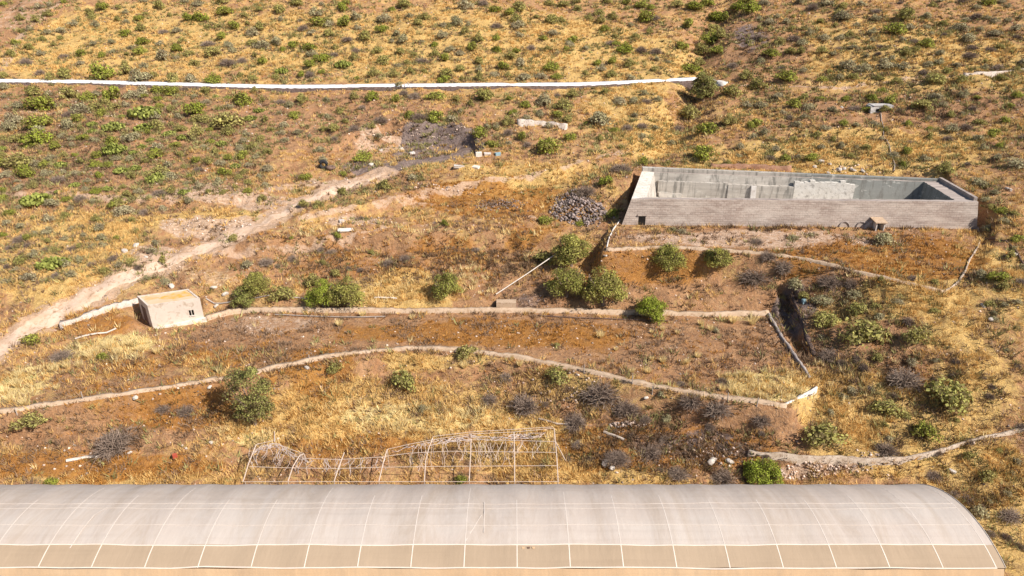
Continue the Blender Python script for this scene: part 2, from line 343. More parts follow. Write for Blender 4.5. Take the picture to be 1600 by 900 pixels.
# ------------------------------------------------------------------ ground
def ground_mat():
    m, nt, b = new_mat('dry hillside'); v = objco(nt)
    gold, rust, pale, ash, straw, track = [attr(nt, k) for k in ('gold', 'rust', 'pale', 'ash', 'straw', 'track')]
    nA = noise(nt, v, .22, 6, .62, .4); nB = noise(nt, v, .75, 7, .68, .5); nC = noise(nt, v, 2.6, 6, .7, .3); nD = noise(nt, v, 9, 4, .7)
    soil = mixc(nt, ramp(nt, nB, .3, .7), (.34, .165, .078), (.50, .29, .15))
    soil = mixc(nt, ramp(nt, nC, .5, .72), soil, (.20, .12, .08))
    soil = mixc(nt, ramp(nt, nD, .58, .72), soil, (.56, .38, .27))
    grass = mixc(nt, ramp(nt, nC, .3, .7), (.58, .37, .125), (.78, .55, .225))
    grass = mixc(nt, ramp(nt, nD, .42, .7), grass, (.38, .21, .07))
    def mask(a, nz, k=5.0, off=.5):
        s = math_(nt, 'ADD', a, nz); s = math_(nt, 'SUBTRACT', s, 1.0); s = math_(nt, 'MULTIPLY', s, k); s = math_(nt, 'ADD', s, off)
        x = nd(nt, 'ShaderNodeClamp'); nt.links.new(s, x.inputs[0]); return x.outputs[0]
    mixn = math_(nt, 'ADD', math_(nt, 'ADD', math_(nt, 'MULTIPLY', nA, .35), math_(nt, 'MULTIPLY', nB, .4)), math_(nt, 'MULTIPLY', nC, .25))
    mixa = math_(nt, 'ADD', math_(nt, 'MULTIPLY', nA, .5), math_(nt, 'MULTIPLY', nC, .5))
    c = mixc(nt, mask(gold, mixn, 9), soil, grass)
    rc = mixc(nt, ramp(nt, nC, .3, .7), (.27, .11, .025), (.48, .225, .055))
    c = mixc(nt, math_(nt, 'MULTIPLY', mask(rust, mixa, 6), .85), c, rc)
    pc = mixc(nt, ramp(nt, nC, .35, .65), (.44, .26, .155), (.68, .51, .39))
    c = mixc(nt, math_(nt, 'MULTIPLY', mask(pale, mixn, 6), .9), c, pc)
    stc = mixc(nt, ramp(nt, nD, .35, .65), (.55, .38, .13), (.80, .64, .31))
    c = mixc(nt, mask(straw, mixa, 7), c, stc)
    ac = mixc(nt, ramp(nt, nC, .35, .65), (.13, .105, .10), (.27, .21, .20))
    c = mixc(nt, math_(nt, 'MULTIPLY', mask(ash, mixn, 6), .9), c, ac)
    tc = mixc(nt, ramp(nt, nC, .3, .7), (.46, .29, .18), (.62, .45, .34))
    c = mixc(nt, math_(nt, 'MULTIPLY', mask(track, mixn, 4, .6), .85), c, tc)
    mo = noise(nt, v, 1.5, 5, .75, 1.2); und = math_(nt, 'SUBTRACT', 1.0, track)
    c = mixc(nt, math_(nt, 'MULTIPLY', math_(nt, 'MULTIPLY', ramp(nt, mo, .52, .64), .62), und), c, (.21, .125, .075))
    c = mixc(nt, math_(nt, 'MULTIPLY', ramp(nt, mo, .42, .33), .35), c, (.66, .47, .27))
    sp = noise(nt, v, 5.5, 3, .8, .8)
    c = mixc(nt, math_(nt, 'MULTIPLY', ramp(nt, sp, .60, .70), .75), c, (.10, .065, .045))
    c = mixc(nt, math_(nt, 'MULTIPLY', ramp(nt, sp, .36, .29), .5), c, (.66, .50, .37))
    nt.links.new(c, b.inputs['Base Color']); b.inputs['Roughness'].default_value = .95; b.inputs['Specular IOR Level'].default_value = .05
    bump(nt, b, math_(nt, 'ADD', nC, math_(nt, 'MULTIPLY', nD, .5)), .9, .28)
    return m
R_, C_ = GX.shape
V = np.stack([GX, GY, GZ], -1).reshape(-1, 3); idx = np.arange(R_ * C_).reshape(R_, C_)
F = np.stack([idx[:-1, :-1], idx[:-1, 1:], idx[1:, 1:], idx[1:, :-1]], -1).reshape(-1, 4)
me = mesh_np('hillside', V, F, ground_mat(), smooth=True)
for k in CH:
    a = me.attributes.new(k, 'FLOAT', 'POINT'); a.data.foreach_set('value', CH[k].ravel().astype(np.float32))
obj('hillside', me, kind='structure')

def samp(ch, x, y):
    j = np.clip(np.interp(y, yy, np.arange(len(yy))), 0, len(yy) - 1).astype(int)
    i = np.clip(np.interp(x / halfw(y), uu, np.arange(len(uu))), 0, len(uu) - 1).astype(int)
    return CH[ch][j, i]

# ------------------------------------------------------------------ dirt track
def ribbon(name, P, widths, mat, lift=.03, ncross=7, step=.35, wob=.35, **kw):
    P = np.array(P); L = np.concatenate([[0], np.cumsum(np.hypot(*(np.diff(P[:, :2], axis=0).T)))])
    s = np.arange(0, L[-1], step); x = np.interp(s, L, P[:, 0]); y_ = np.interp(s, L, P[:, 1]); w = np.interp(s, L, widths)
    for _ in range(6):
        x[1:-1] = (x[:-2] + 2 * x[1:-1] + x[2:]) / 4; y_[1:-1] = (y_[:-2] + 2 * y_[1:-1] + y_[2:]) / 4
    tx = np.gradient(x); ty = np.gradient(y_); l = np.hypot(tx, ty) + 1e-9; nx, ny = -ty / l, tx / l
    e1 = w / 2 + (fbm(s / 2.0, s * 0 + 3, 5, 4) - .5) * 2 * wob; e2 = w / 2 + (fbm(s / 2.0, s * 0 + 9, 6, 4) - .5) * 2 * wob
    V = []
    for k in range(ncross):
        q = k / (ncross - 1); o_ = -e1 * (1 - q) + e2 * q; X = x + nx * o_; Y = y_ + ny * o_
        edge = lift if 0 < k < ncross - 1 else -.06
        V.append(np.stack([X, Y, H(X, Y) + edge], -1))
    V = np.stack(V, 1); m = len(s); ix = np.arange(m * ncross).reshape(m, ncross)
    F = np.stack([ix[:-1, :-1], ix[1:, :-1], ix[1:, 1:], ix[:-1, 1:]], -1).reshape(-1, 4)
    return obj(name, mesh_np(name, V.reshape(-1, 3), F, mat, smooth=True), **kw)
M_track = simple_mat('pale track dirt', (.52, .36, .25), (.64, .48, .37), .9, .35, .65, (.38, .24, .15), 2.2, bmp=.5, bd=.06)
ribbon('dirt_track', tw[:10], [3.0, 2.9, 2.7, 2.4, 2.1, 1.9, 1.7, 1.5, 1.3, .9], M_track, wob=.6, kind='structure')

# ------------------------------------------------------------------ walls built along lines
def wall_line(name, P, w, above, below, mat, jit=.03, parent=None, top_from='max', step=.4, reach=1.0, **kw):
    P = np.array(P, float); L = np.concatenate([[0], np.cumsum(np.hypot(*(np.diff(P[:, :2], axis=0).T)))])
    m = max(3, int(L[-1] / step)); s = np.linspace(0, L[-1], m)
    x = np.interp(s, L, P[:, 0]); y_ = np.interp(s, L, P[:, 1])
    for _ in range(3):
        x[1:-1] = (x[:-2] + 2 * x[1:-1] + x[2:]) / 4; y_[1:-1] = (y_[:-2] + 2 * y_[1:-1] + y_[2:]) / 4
    tx = np.gradient(x); ty = np.gradient(y_); l = np.hypot(tx, ty) + 1e-9; nx, ny = -ty / l, tx / l
    g = np.stack([H(x + nx * o_, y_ + ny * o_) for o_ in (-.8 * reach, -.4 * reach, 0, .4 * reach, .8 * reach)])
    top = g.max(0) if top_from == 'max' else (np.interp(s, L, P[:, 2]) if top_from == 'line' else np.full(m, float(top_from)))
    bot = np.minimum(g.min(0), top) - below
    kk = 5; tp = np.pad(top, kk, mode='edge'); top = np.convolve(tp, np.ones(2 * kk + 1) / (2 * kk + 1), 'valid') + above
    if top_from != 'line': top = top + (fbm(s / 1.1, s * 0 + 2, 31, 3) - .5) * .22; w = w * (.85 + .4 * fbm(s / 1.7, s * 0 + 7, 33, 2))
    V = []
    rr = np.random.default_rng(len(name) + m)
    for off, z in ((-w * .58, bot), (-w / 2, top - .02), (w / 2, top), (w * .58, bot)):
        V.append(np.stack([x + nx * off + rr.uniform(-jit, jit, m), y_ + ny * off + rr.uniform(-jit, jit, m), z + (rr.uniform(-jit, jit, m) if z is not bot else 0)], -1))
    V = np.stack(V, 1); ix = np.arange(m * 4).reshape(m, 4)
    F = np.concatenate([np.stack([ix[:-1, k], ix[1:, k], ix[1:, k + 1], ix[:-1, k + 1]], -1) for k in range(3)])
    F = np.concatenate([F, [ix[0, ::1]], [ix[-1, ::-1]]])
    return obj(name, mesh_np(name, V.reshape(-1, 3), F, mat), parent, **kw)
M_adobe = simple_mat('sandy wall render', (.42, .30, .20), (.55, .41, .30), .8, .3, .7, (.32, .2, .12), 3, bmp=.4, bd=.04)
M_white = simple_mat('limewashed wall', (.62, .55, .48), (.74, .69, .62), 1.2, .3, .7, (.42, .33, .26), 3, bmp=.3, bd=.03)
M_greywall = simple_mat('weathered grey render', (.26, .22, .21), (.42, .37, .34), 1.2, .3, .7, (.16, .12, .11), 3, bmp=.4, bd=.04)
M_basalt = simple_mat('dark basalt masonry', (.10, .07, .06), (.21, .145, .125), 1.8, .3, .7, (.03, .022, .02), 4, bmp=.9, bd=.12)
M_stone = simple_mat('pale field stone', (.48, .38, .31), (.68, .60, .53), 1.5, .3, .7, (.28, .2, .15), 4, bmp=.7, bd=.08)
M_stone2 = simple_mat('earthy channel stone', (.38, .28, .2), (.58, .48, .39), 1.8, .3, .7, (.24, .16, .11), 4, bmp=.7, bd=.06)
M_conc = simple_mat('pale concrete', (.56, .51, .47), (.68, .64, .6), 1.0, .3, .7, (.44, .38, .34), 3, bmp=.25, bd=.03)
M_whitepaint = simple_mat('bright white concrete', (.80, .79, .80), (.88, .88, .9), 1.0, .3, .7, (.7, .66, .62), 2, bmp=.15, bd=.02)
M_dark = simple_mat('near-black painted shade', (.012, .01, .009), (.02, .016, .014), 2, bmp=0)  # near-black colour that paints in the shade of openings
M_rust = simple_mat('dull rusted metal', (.12, .07, .05), (.22, .15, .12), 3, bmp=.2, bd=.01)
M_greypipe = simple_mat('grey pipe', (.30, .25, .22), (.42, .36, .32), 3, bmp=.1, bd=.01, rough=.6)
M_whitepipe = simple_mat('white pipe', (.58, .5, .43), (.68, .61, .54), 3, bmp=.1, bd=.01, rough=.5)
M_wood = simple_mat('bleached wood', (.34, .27, .22), (.52, .44, .38), 3, .3, .7, bmp=.4, bd=.02, stretch=(1, 1, 4))
M_black = simple_mat('black rubber', (.025, .024, .026), (.05, .048, .05), 3, bmp=.2, bd=.02, rough=.7)
M_red = simple_mat('faded red plastic', (.42, .08, .05), (.5, .12, .07), 3, bmp=.1, bd=.01)
M_blue = simple_mat('blue grey plastic', (.22, .36, .42), (.30, .42, .48), 3, bmp=.1, bd=.01)

wall_line('retaining_wall', fw, .32, .26, .55, M_adobe, .045, top_from=FIELD_Z, label='long curving low sandy wall along the front edge of the middle terrace field', cat='wall')
wall_line('retaining_wall', [tuple(HUT[1] + (.15, .1))] + [tuple(on_z(a, b, FIELD_Z)[:2]) for a, b in [(360, 489)]] + fb[::-1][1:], .36, .42, .8, M_adobe, .05, top_from=FIELD_Z,
          label='straight sandy wall along the back of the middle field, running right from the hut', cat='wall')
wall_line('retaining_wall', [fb[0]] + fr[::-1][1:], .22, .24, 1.9, M_greywall, .05, top_from=FIELD_Z, label='grey crumbling wall closing the right end of the middle field beside the dark ditch', cat='wall')
dw = [tuple(on_z(a, b, 5.2)[:2]) for a, b in [(1222, 468), (1234, 488), (1248, 514), (1262, 540)]]
wall_line('stone_wall', [(x + .85, y_) for x, y_ in dw], .35, -.3, 2.2, M_basalt, .05, step=.7, label='dark basalt wall on the far side of the ditch right of the middle field', cat='wall')
wall_line('retaining_wall', pf, .30, .22, .6, M_adobe, .045, top_from=PLAT_Z, label='low sandy wall along the front of the reservoir terrace', cat='wall')
wall_line('retaining_wall', pr, .13, .14, .6, M_stone2, .03, top_from=PLAT_Z, label='whitish curved wall down the right side of the reservoir terrace', cat='wall')
wall_line('terrace_wall', [hit(a, b) for a, b in [(947, 391), (952, 372), (960, 356), (969, 345)]], .1, .12, .4, M_conc, label='thin pale wall at the left end of the reservoir terrace', cat='wall')
wall_line('stone_wall', [hit(a, b) for a, b in [(95, 513), (125, 501), (160, 487), (195, 477), (222, 470)]], .4, .22, .4, M_stone, .09, label='rough white stone wall running left from the back of the small hut', cat='wall')
wall_line('stone_wall', [hit(a, b) for a, b in [(1168, 712), (1210, 716), (1260, 722), (1310, 724), (1360, 726), (1410, 722), (1450, 714), (1500, 697), (1550, 682), (1605, 670)]], .15, .18, .6, M_stone2, .04, reach=.3,
          label='pale channel wall curving up to the right behind the greenhouse end', cat='wall')
wall_line('stone_wall', [hit(a, b) for a, b in [(808, 194), (830, 196), (862, 197), (885, 201)]], .5, .55, .3, M_stone, .12, label='short ruined stone wall on the slope below the white channel', cat='wall')
wall_line('stone_wall', [hit(a, b) for a, b in [(1226, 633), (1240, 626), (1255, 620), (1275, 612)]], .12, .12, .3, M_conc, label='short white kerb at the right front corner of the middle field', cat='wall')
wall_line('terrace_wall', [hit(a, b) for a, b in [(1110, 262), (1150, 263), (1195, 264), (1235, 267)]], .5, .35, .4, simple_mat('red rubble masonry', (.30, .15, .09), (.42, .24, .16), 2.5, bmp=.8, bd=.1), .1,
          label='low reddish rubble wall just behind the left half of the reservoir', cat='wall')

# white channel across the hill
chl = [(-30, 125), (60, 129), (160, 132), (260, 134), (360, 135), (460, 136), (560, 136), (660, 135), (760, 134), (860, 133), (950, 132), (1040, 131), (1085, 132)]
root = empty('water_channel', hit(500, 136), 'long bright white covered water channel running across the whole upper slope', 'channel')
cp = [hit(a, b) for a, b in chl]
def move_under(o, root):
    o.data.transform(root.matrix_basis.inverted()); o.parent = root
pc_ = np.polyfit([p[0] for p in cp], [p[1] for p in cp], 3); xc_ = np.linspace(cp[0][0], cp[-1][0], 60); yc_ = np.polyval(pc_, xc_); zc_ = np.max([H(xc_, yc_ + o_) for o_ in (-.6, 0, .6)], axis=0); zc_ = np.convolve(np.pad(np.maximum.reduce([zc_, np.roll(zc_, 1), np.roll(zc_, -1)]), 4, mode='edge'), np.ones(9) / 9, 'valid') - .3
cp = [np.array([a, b, c]) for a, b, c in zip(xc_, yc_, zc_)]
move_under(wall_line('cover', cp, 1.7, .42, .6, M_whitepaint, .006, step=1.2, top_from='line'), root)
cpb = [p + np.array([0, -1.05, 0]) for p in cp]
move_under(wall_line('stone_footing', cpb, .35, .18, .9, M_basalt, .06, top_from='line'), root)
wall_line('channel_wall', [hit(a, b) for a, b in [(1108, 131), (1120, 131), (1134, 132)]], 1.2, .2, .3, M_conc, label='short grey end of the white channel just right of the ravine tree', cat='channel')
wall_line('channel_wall', [hit(a, b) for a, b in [(1505, 120), (1540, 117), (1575, 113), (1605, 110)]], .5, .2, .3, M_stone, .04, label='thin pale remnant of channel at the far right of the upper slope', cat='channel')

# ------------------------------------------------------------------ greenhouse
def gh_mat(name, c1, c2, alpha=1.0, lines=True, rough=.55):
    m, nt, b = new_mat(name); v = objco(nt)
    f1 = noise(nt, mapping(nt, v, (.10, .35, .35)), 1.0, 5, .6); f2 = noise(nt, mapping(nt, v, (3.5, .25, .25)), 1.0, 4, .65); f3 = noise(nt, mapping(nt, v, (.06, 2.6, 2.6)), 1.0, 3, .6)
    c = mixc(nt, ramp(nt, f1, .32, .68), c1, c2)
    if lines:
        c = mixc(nt, math_(nt, 'MULTIPLY', ramp(nt, f2, .50, .72), .30), c, tuple(min(1, q * 1.16) for q in c2))
        c = mixc(nt, math_(nt, 'MULTIPLY', ramp(nt, f3, .52, .72), .35), c, tuple(q * .84 for q in c1))
    nt.links.new(c, b.inputs['Base Color']); b.inputs['Roughness'].default_value = .85; b.inputs['Specular IOR Level'].default_value = .1
    dirt = noise(nt, mapping(nt, v, (.5, .12, .12)), 1.0, 6, .75, 1.0); c = mixc(nt, math_(nt, 'MULTIPLY', ramp(nt, dirt, .46, .66), .36), c, (.40, .30, .21)); nt.links.new(c, b.inputs['Base Color'])
    bump(nt, b, noise(nt, mapping(nt, v, (1.2, .5, .5)), 1.0, 5, .6), .45, .09)
    if alpha < 1: b.inputs['Alpha'].default_value = alpha
    return m
M_film = gh_mat('translucent white film', (.57, .48, .42), (.61, .54, .485))
_nt = M_film.node_tree; _b = [x for x in _nt.nodes if x.type == 'BSDF_PRINCIPLED'][0]; _o = [x for x in _nt.nodes if x.type == 'OUTPUT_MATERIAL'][0]
_t = _nt.nodes.new('ShaderNodeBsdfTranslucent'); _m = _nt.nodes.new('ShaderNodeMixShader'); _m.inputs[0].default_value = .16; _nt.links.new(_b.inputs['Base Color'].links[0].from_socket, _t.inputs[0]); _nt.links.new(_b.outputs[0], _m.inputs[1]); _nt.links.new(_t.outputs[0], _m.inputs[2]); _nt.links.new(_m.outputs[0], _o.inputs[0])
M_net = gh_mat('tan insect net', (.375, .28, .195), (.43, .325, .23), .94)
M_curt = gh_mat('sandy side netting', (.54, .365, .22), (.60, .43, .275), .97)
M_seam = simple_mat('white seam tape', (.68, .58, .49), (.74, .65, .57), 2, bmp=0, rough=.6)
M_faint = simple_mat('stretched film fold', (.625, .54, .475), (.65, .575, .515), 2, bmp=0, rough=.6)
GR, EY, EZ = 7.8, 26.75, 5.0
X0, X1 = -43.80, 26.9
def gh(th, x, lift=0.0):
    t = math.radians(th); t0 = math.radians(22)
    return np.array([x, EY + (GR + lift) * (math.sin(t0) - math.sin(t)) - (lift * math.sin(t0)), EZ + (GR + lift) * (math.cos(t) - math.cos(t0)) + lift * math.cos(t0)])
RIBX = [.28 + 2.9 * k for k in range(-15, 10)]
def sagx(x, amt):   # film sags a little between the ribs
    q = ((x - .28) / 2.9) % 1.0; return -amt * math.sin(math.pi * q) ** 2
def gh_sheet(name, th_a, th_b, nth, mat, sag, parent, lift=0, xs=None):
    xs = np.arange(X0, X1 + .01, .29) if xs is None else xs; xs = np.append(xs[xs < X1 - .05], X1); ths = np.linspace(th_a, th_b, nth)
    rr = np.random.default_rng(3); wob = np.interp(xs, np.arange(X0, X1 + 3, 2.9), rr.uniform(-.05, .05, len(np.arange(X0, X1 + 3, 2.9))))
    V = np.array([[gh(t + wob[i] * 5, x, lift + sagx(x, sag)) for t in ths] for i, x in enumerate(xs)]); m, q = V.shape[:2]
    ix = np.arange(m * q).reshape(m, q); Fq = np.stack([ix[:-1, :-1], ix[1:, :-1], ix[1:, 1:], ix[:-1, 1:]], -1).reshape(-1, 4)
    me = mesh_np(name, V.reshape(-1, 3), Fq, mat, smooth=True); o = obj(name, me); move_under(o, parent); return o
ghr = empty('greenhouse', ((X0 + X1) / 2, EY + 4, .6), 'long low arched greenhouse under pale translucent sheeting across the bottom of the picture', 'greenhouse')
gh_sheet('roof_film', 12.3, -62, 46, M_film, .05, ghr)
gh_sheet('net_band', 22, 12.3, 6, M_net, .04, ghr)
# side curtain, hangs from the eave with folds
xs = np.arange(X0, X1 + .01, .145); V = []
rr = np.random.default_rng(9); ph = fbm(xs / .8, xs * 0, 4, 3)
for i, x in enumerate(xs):
    e = gh(22 + (fbm(np.array([x / 4]), np.array([.5]), 8, 2)[0] - .5) * 1.2, x, sagx(x, .04) + .0)
    for q in np.linspace(0, 1, 7):
        V.append((x, e[1] - 1.5 * q - .5 * (ph[i] - .5) * q - .02, e[2] - .03 - q * 4.2))
ix = np.arange(len(xs) * 7).reshape(-1, 7); Fq = np.stack([ix[:-1, :-1], ix[1:, :-1], ix[1:, 1:], ix[:-1, 1:]], -1).reshape(-1, 4)
o = obj('side_curtain', mesh_np('side_curtain', V, Fq, M_curt, smooth=True)); move_under(o, ghr)
# gable ends
for xg, sgn in ((X1, 1), (X0, -1)):
    ths = np.linspace(22, -62, 30); top = [gh(t, xg) for t in ths]; mb = MB()
    for a, b in zip(top[:-1], top[1:]): mb.quad(a, b, (xg + sgn * .35, b[1], .3), (xg + sgn * .35, a[1], .3))
    mb.build('gable_wall', M_curt, ghr)
    mb = MB(); mb.tube([gh(t, xg, .005) for t in ths], .02); mb.build('gable_hoop', M_seam, ghr)
def gh_strap(pts, w):     # flat tape lying on the sheet; pts are (angle, x)
    mb = MB(); n_ = len(pts)
    for i, (t, x) in enumerate(pts):
        for dx in (-w / 2, w / 2):
            mb.v.append(tuple(gh(t, x + dx, .008))); mb.v.append(tuple(gh(t, x + dx, .003)))
    for i in range(n_ - 1):
        a, b = 4 * i, 4 * i + 4
        mb.f += [(a, b, b + 2, a + 2), (a + 1, a + 3, b + 3, b + 1), (a, a + 1, b + 1, b), (a + 2, b + 2, b + 3, a + 3)]
    return mb
for k, x in enumerate(RIBX):
    gh_strap([(t, x) for t in np.linspace(22, 12.3, 6)], .055).build('rib', M_seam, ghr)
    t_mid = random.choice([6, 3, 1, 5, 8, -2]); gh_strap([(t, x) for t in np.linspace(12.25, t_mid, 6)], .04).build('roof_strap', M_faint, ghr)
    gh_strap([(t, x) for t in np.linspace(t_mid, random.choice([-14, -18, -22, -28]), 8)], .05).build('roof_strap', M_faint, ghr)
for th, r_, mt, nm in ((22, .04, M_seam, 'batten'), (12.3, .035, M_seam, 'batten'), (2.5, .013, M_faint, 'roof_wire'), (-7.5, .012, M_faint, 'roof_wire'), (-11.0, .013, M_faint, 'roof_wire')):
    mb = MB(); mb.tube([gh(th + (fbm(np.array([x / 4]), np.array([th]), 8, 2)[0] - .5) * 1.2, x, sagx(x, .04) + .008) for x in np.arange(X0, X1 + .01, .6)], r_, 5); mb.build(nm, mt, ghr)
# repair folds on the film
for pts in ([(109, 857), (128, 828), (147, 805), (167, 793)], [(757, 785), (757, 800), (756, 832)], [(727, 846), (740, 825), (752, 805)]):
    mb = MB(); Q = []
    for a, b in pts:
        dr = ray(a, b); best = min(((abs((gh(t, 0)[2] - 35) / dr[2] * dr[1] - gh(t, 0)[1]), t) for t in np.linspace(20, -38, 300)))[1]
        g = gh(best, 0, .01); Q.append((best, dr[0] * g[1] / dr[1]))
    mb = gh_strap(Q, .045); mb.build('film_fold', M_faint, ghr)
for dx in (0, .28, -.3):
    dr = ray(826 + dx * 28, 843); mb = MB(); g = gh(13.6, 0, 0); x = dr[0] * g[1] / dr[1]
    mb.v = [tuple(gh(13.3, x - .09, .012)), tuple(gh(13.3, x + .09, .012)), tuple(gh(14.2, x + .06, .012)), tuple(gh(14.2, x - .06, .012))]; mb.f = [(0, 1, 2, 3)]
    mb.v += [tuple(np.array(q) - np.array([0, 0, .006])) for q in mb.v]; mb.f += [(7, 6, 5, 4), (0, 4, 5, 1), (1, 5, 6, 2), (2, 6, 7, 3), (3, 7, 4, 0)]
    mb.build('tear', M_rust if dx == 0 else M_curt, ghr)

# ------------------------------------------------------------------ collapsed greenhouse frame
FE = np.array([36.4, 35 - 32.6]); sl = math.radians(17)
def fpl(px, py, up=0.0):
    d_ = ray(px, py)       # plane through the low eave, rising away from the camera
    nrm = np.array([0, -math.sin(sl), math.cos(sl)]); t = np.dot(np.array([0, FE[0], FE[1] + up]) - CAM, nrm) / np.dot(d_, nrm); return CAM + d_ * t
fro = empty('derelict_greenhouse', (fpl(630, 750)[0], 38.5, float(H(fpl(630, 750)[0], 38.5))), 'skeleton of an abandoned greenhouse, bare pipes and torn net strands, behind the covered greenhouse', 'greenhouse frame')
M_frame = simple_mat('faded pinkish pipe', (.52, .40, .32), (.62, .51, .43), 3, bmp=.1, bd=.01, rough=.55)
M_strand = simple_mat('grey torn netting', (.42, .34, .31), (.55, .46, .42), 4, bmp=.1, bd=.01)
def strip(name, pts, r, mat, n=5, up=0.0):
    mb = MB(); mb.tube([fpl(a, b, up) for a, b in pts], r, n); return mb.build(name, mat, fro)
for pts in ([(380, 752), (388, 725), (400, 695), (405, 693)], [(450, 752), (458, 728), (468, 712), (475, 709)], [(522, 752), (530, 728), (538, 707)], [(592, 752), (599, 722), (605, 702)], [(663, 752), (665, 720), (670, 700), (676, 684)],
            [(733, 752), (735, 715), (736, 678)], [(804, 752), (804, 712), (803, 675)], [(872, 752), (870, 715), (866, 670)]): strip('hoop', pts, .036, M_frame)
for pts in ([(378, 752.5), (500, 752.5), (640, 752.5), (760, 752.5), (874, 752.5)], [(390, 729), (450, 731), (530, 732), (600, 730), (700, 728.5), (800, 728), (872, 727.5)],
            [(472, 716), (530, 718), (595, 714), (640, 708), (700, 705), (800, 706), (870, 707)], [(668, 697), (700, 690), (735, 687), (800, 688), (868, 690)],
            [(605, 702), (640, 694), (676, 687), (735, 678), (803, 675), (866, 669)], [(676, 682), (735, 675), (800, 671), (864, 667)], [(403, 694), (420, 690), (430, 688)], [(430, 692), (445, 699), (475, 709), (478, 716)]): strip('purlin', pts, .02, M_frame)
for a, b in ((383, 752), (450, 752), (522, 752), (592, 752), (663, 752), (733, 752), (804, 752), (872, 752), (475, 709), (605, 702), (676, 684), (736, 678), (803, 675), (866, 670)):
    p = fpl(a, b); q = p.copy(); q[2] = float(H(p[0], p[1])) - .1
    if q[2] < p[2]: mb = MB(); mb.tube([p, q], .028, 5); mb.build('post', M_frame, fro)
mb = MB(); p = fpl(866, 686); q = hit(885, 722); mb.tube([p, (p + q) / 2, q], .035, 5); mb.build('brace', M_frame, fro)
mb = MB(); p = fpl(429, 690); mb.tube([p, p + np.array([0, .3, .7])], .05, 5, .02); mb.build('broken_mast', M_strand, fro)
rs = random.Random(5)
def strands(x0, x1, ytop, n, l0, l1, r, name, mat):
    for k in range(n):
        a = rs.uniform(x0, x1); b = ytop(a) + rs.uniform(0, 3); p = fpl(a, b); L = rs.uniform(l0, l1); pts = []; dx = rs.uniform(-.5, .3); dy = rs.uniform(-.9, -.1)
        for q in np.linspace(0, 1, 6):
            z = p[2] - L * q ** .9; X = p[0] + dx * q + .12 * math.sin(q * 5 + k); Y = p[1] + dy * q; z = max(z, float(H(X, Y)) + .03); pts.append((X, Y, z))
        mb = MB(); mb.tube(pts, r, 4); mb.build(name, mat, fro)
top1 = lambda x: np.interp(x, [600, 660, 700, 800, 866], [704, 692, 690, 689, 689])
strands(640, 800, top1, 40, .8, 2.0, .02, 'hanging_strand', M_frame)
strands(800, 866, top1, 8, .4, 1.2, .02, 'hanging_strand', M_frame)
strands(470, 600, lambda x: 715, 22, .3, 1.1, .02, 'hanging_strand', M_strand)
strands(385, 475, lambda x: np.interp(x, [385, 430, 475], [700, 692, 712]), 18, .5, 1.4, .018, 'hanging_strand', M_strand)
for k in range(26):   # rolled and torn net lying along the upper edge
    a = rs.uniform(605, 820); pts = []
    for q in range(7):
        x = a + q * rs.uniform(5, 9); yb = np.interp(x, [600, 650, 676, 735, 800, 866], [702, 692, 686, 679, 677, 673]) + rs.uniform(1, 11); pts.append((x, yb))
    mb = MB(); mb.tube([fpl(a_, b_, rs.uniform(-.15, .1)) for a_, b_ in pts if a_ < 868], .022, 4) if len([1 for a_, b_ in pts if a_ < 868]) > 1 else mb.tube([fpl(800, 680), fpl(830, 678)], .02, 4)
    mb.build('net_strand', M_strand, fro)
for k in range(16):
    a = rs.uniform(385, 470); pts = [(a + q * rs.uniform(3, 8), np.interp(a + q * 6, [380, 430, 475, 490], [704, 690, 712, 716]) + rs.uniform(0, 10)) for q in range(6)]
    mb = MB(); mb.tube([fpl(a_, b_, rs.uniform(-.2, .1)) for a_, b_ in pts], .02, 4); mb.build('net_strand', M_strand, fro)

# ------------------------------------------------------------------ stone reservoir
def masonry(name, a, b_, mortar, patch, bw=.55, rh=.24):
    m, nt, b = new_mat(name); tc = objco(nt)
    sx = nd(nt, 'ShaderNodeSeparateXYZ'); nt.links.new(tc, sx.inputs[0]); cx = nd(nt, 'ShaderNodeCombineXYZ')
    nt.links.new(sx.outputs[0], cx.inputs[0]); nt.links.new(sx.outputs[2], cx.inputs[1])
    br = nd(nt, 'ShaderNodeTexBrick'); br.inputs['Scale'].default_value = 1; br.inputs['Brick Width'].default_value = bw; br.inputs['Row Height'].default_value = rh; br.inputs['Mortar Size'].default_value = .022
    br.inputs['Color1'].default_value = (*a, 1); br.inputs['Color2'].default_value = (*b_, 1); br.inputs['Mortar'].default_value = (*mortar, 1); br.inputs['Bias'].default_value = -.1
    nt.links.new(cx.outputs[0], br.inputs['Vector'])
    f = noise(nt, mapping(nt, tc, (.35, .35, 1.0)), 1.0, 6, .7, .3); c = mixc(nt, math_(nt, 'MULTIPLY', ramp(nt, f, .40, .66), .75), br.outputs['Color'], patch)
    g = noise(nt, mapping(nt, tc, (.25, .25, 2.4)), 1.2, 6, .7); c = mixc(nt, math_(nt, 'MULTIPLY', ramp(nt, g, .52, .70), .55), c, tuple(q * .48 for q in a))
    h = noise(nt, tc, 6, 4, .7); c = mixc(nt, math_(nt, 'MULTIPLY', ramp(nt, h, .55, .7), .45), c, tuple(q * .5 for q in a))
    nt.links.new(c, b.inputs['Base Color']); bump(nt, b, math_(nt, 'ADD', br.outputs['Fac'], h), .6, -.05); return m
M_mason = masonry('weathered block masonry', (.35, .275, .235), (.46, .375, .325), (.28, .215, .185), (.57, .49, .43))
M_crown = simple_mat('worn grey coping', (.30, .25, .225), (.43, .365, .33), .8, .3, .7, (.22, .18, .165), 2.5, bmp=.4, bd=.04, stretch=(.3, 1, 1))
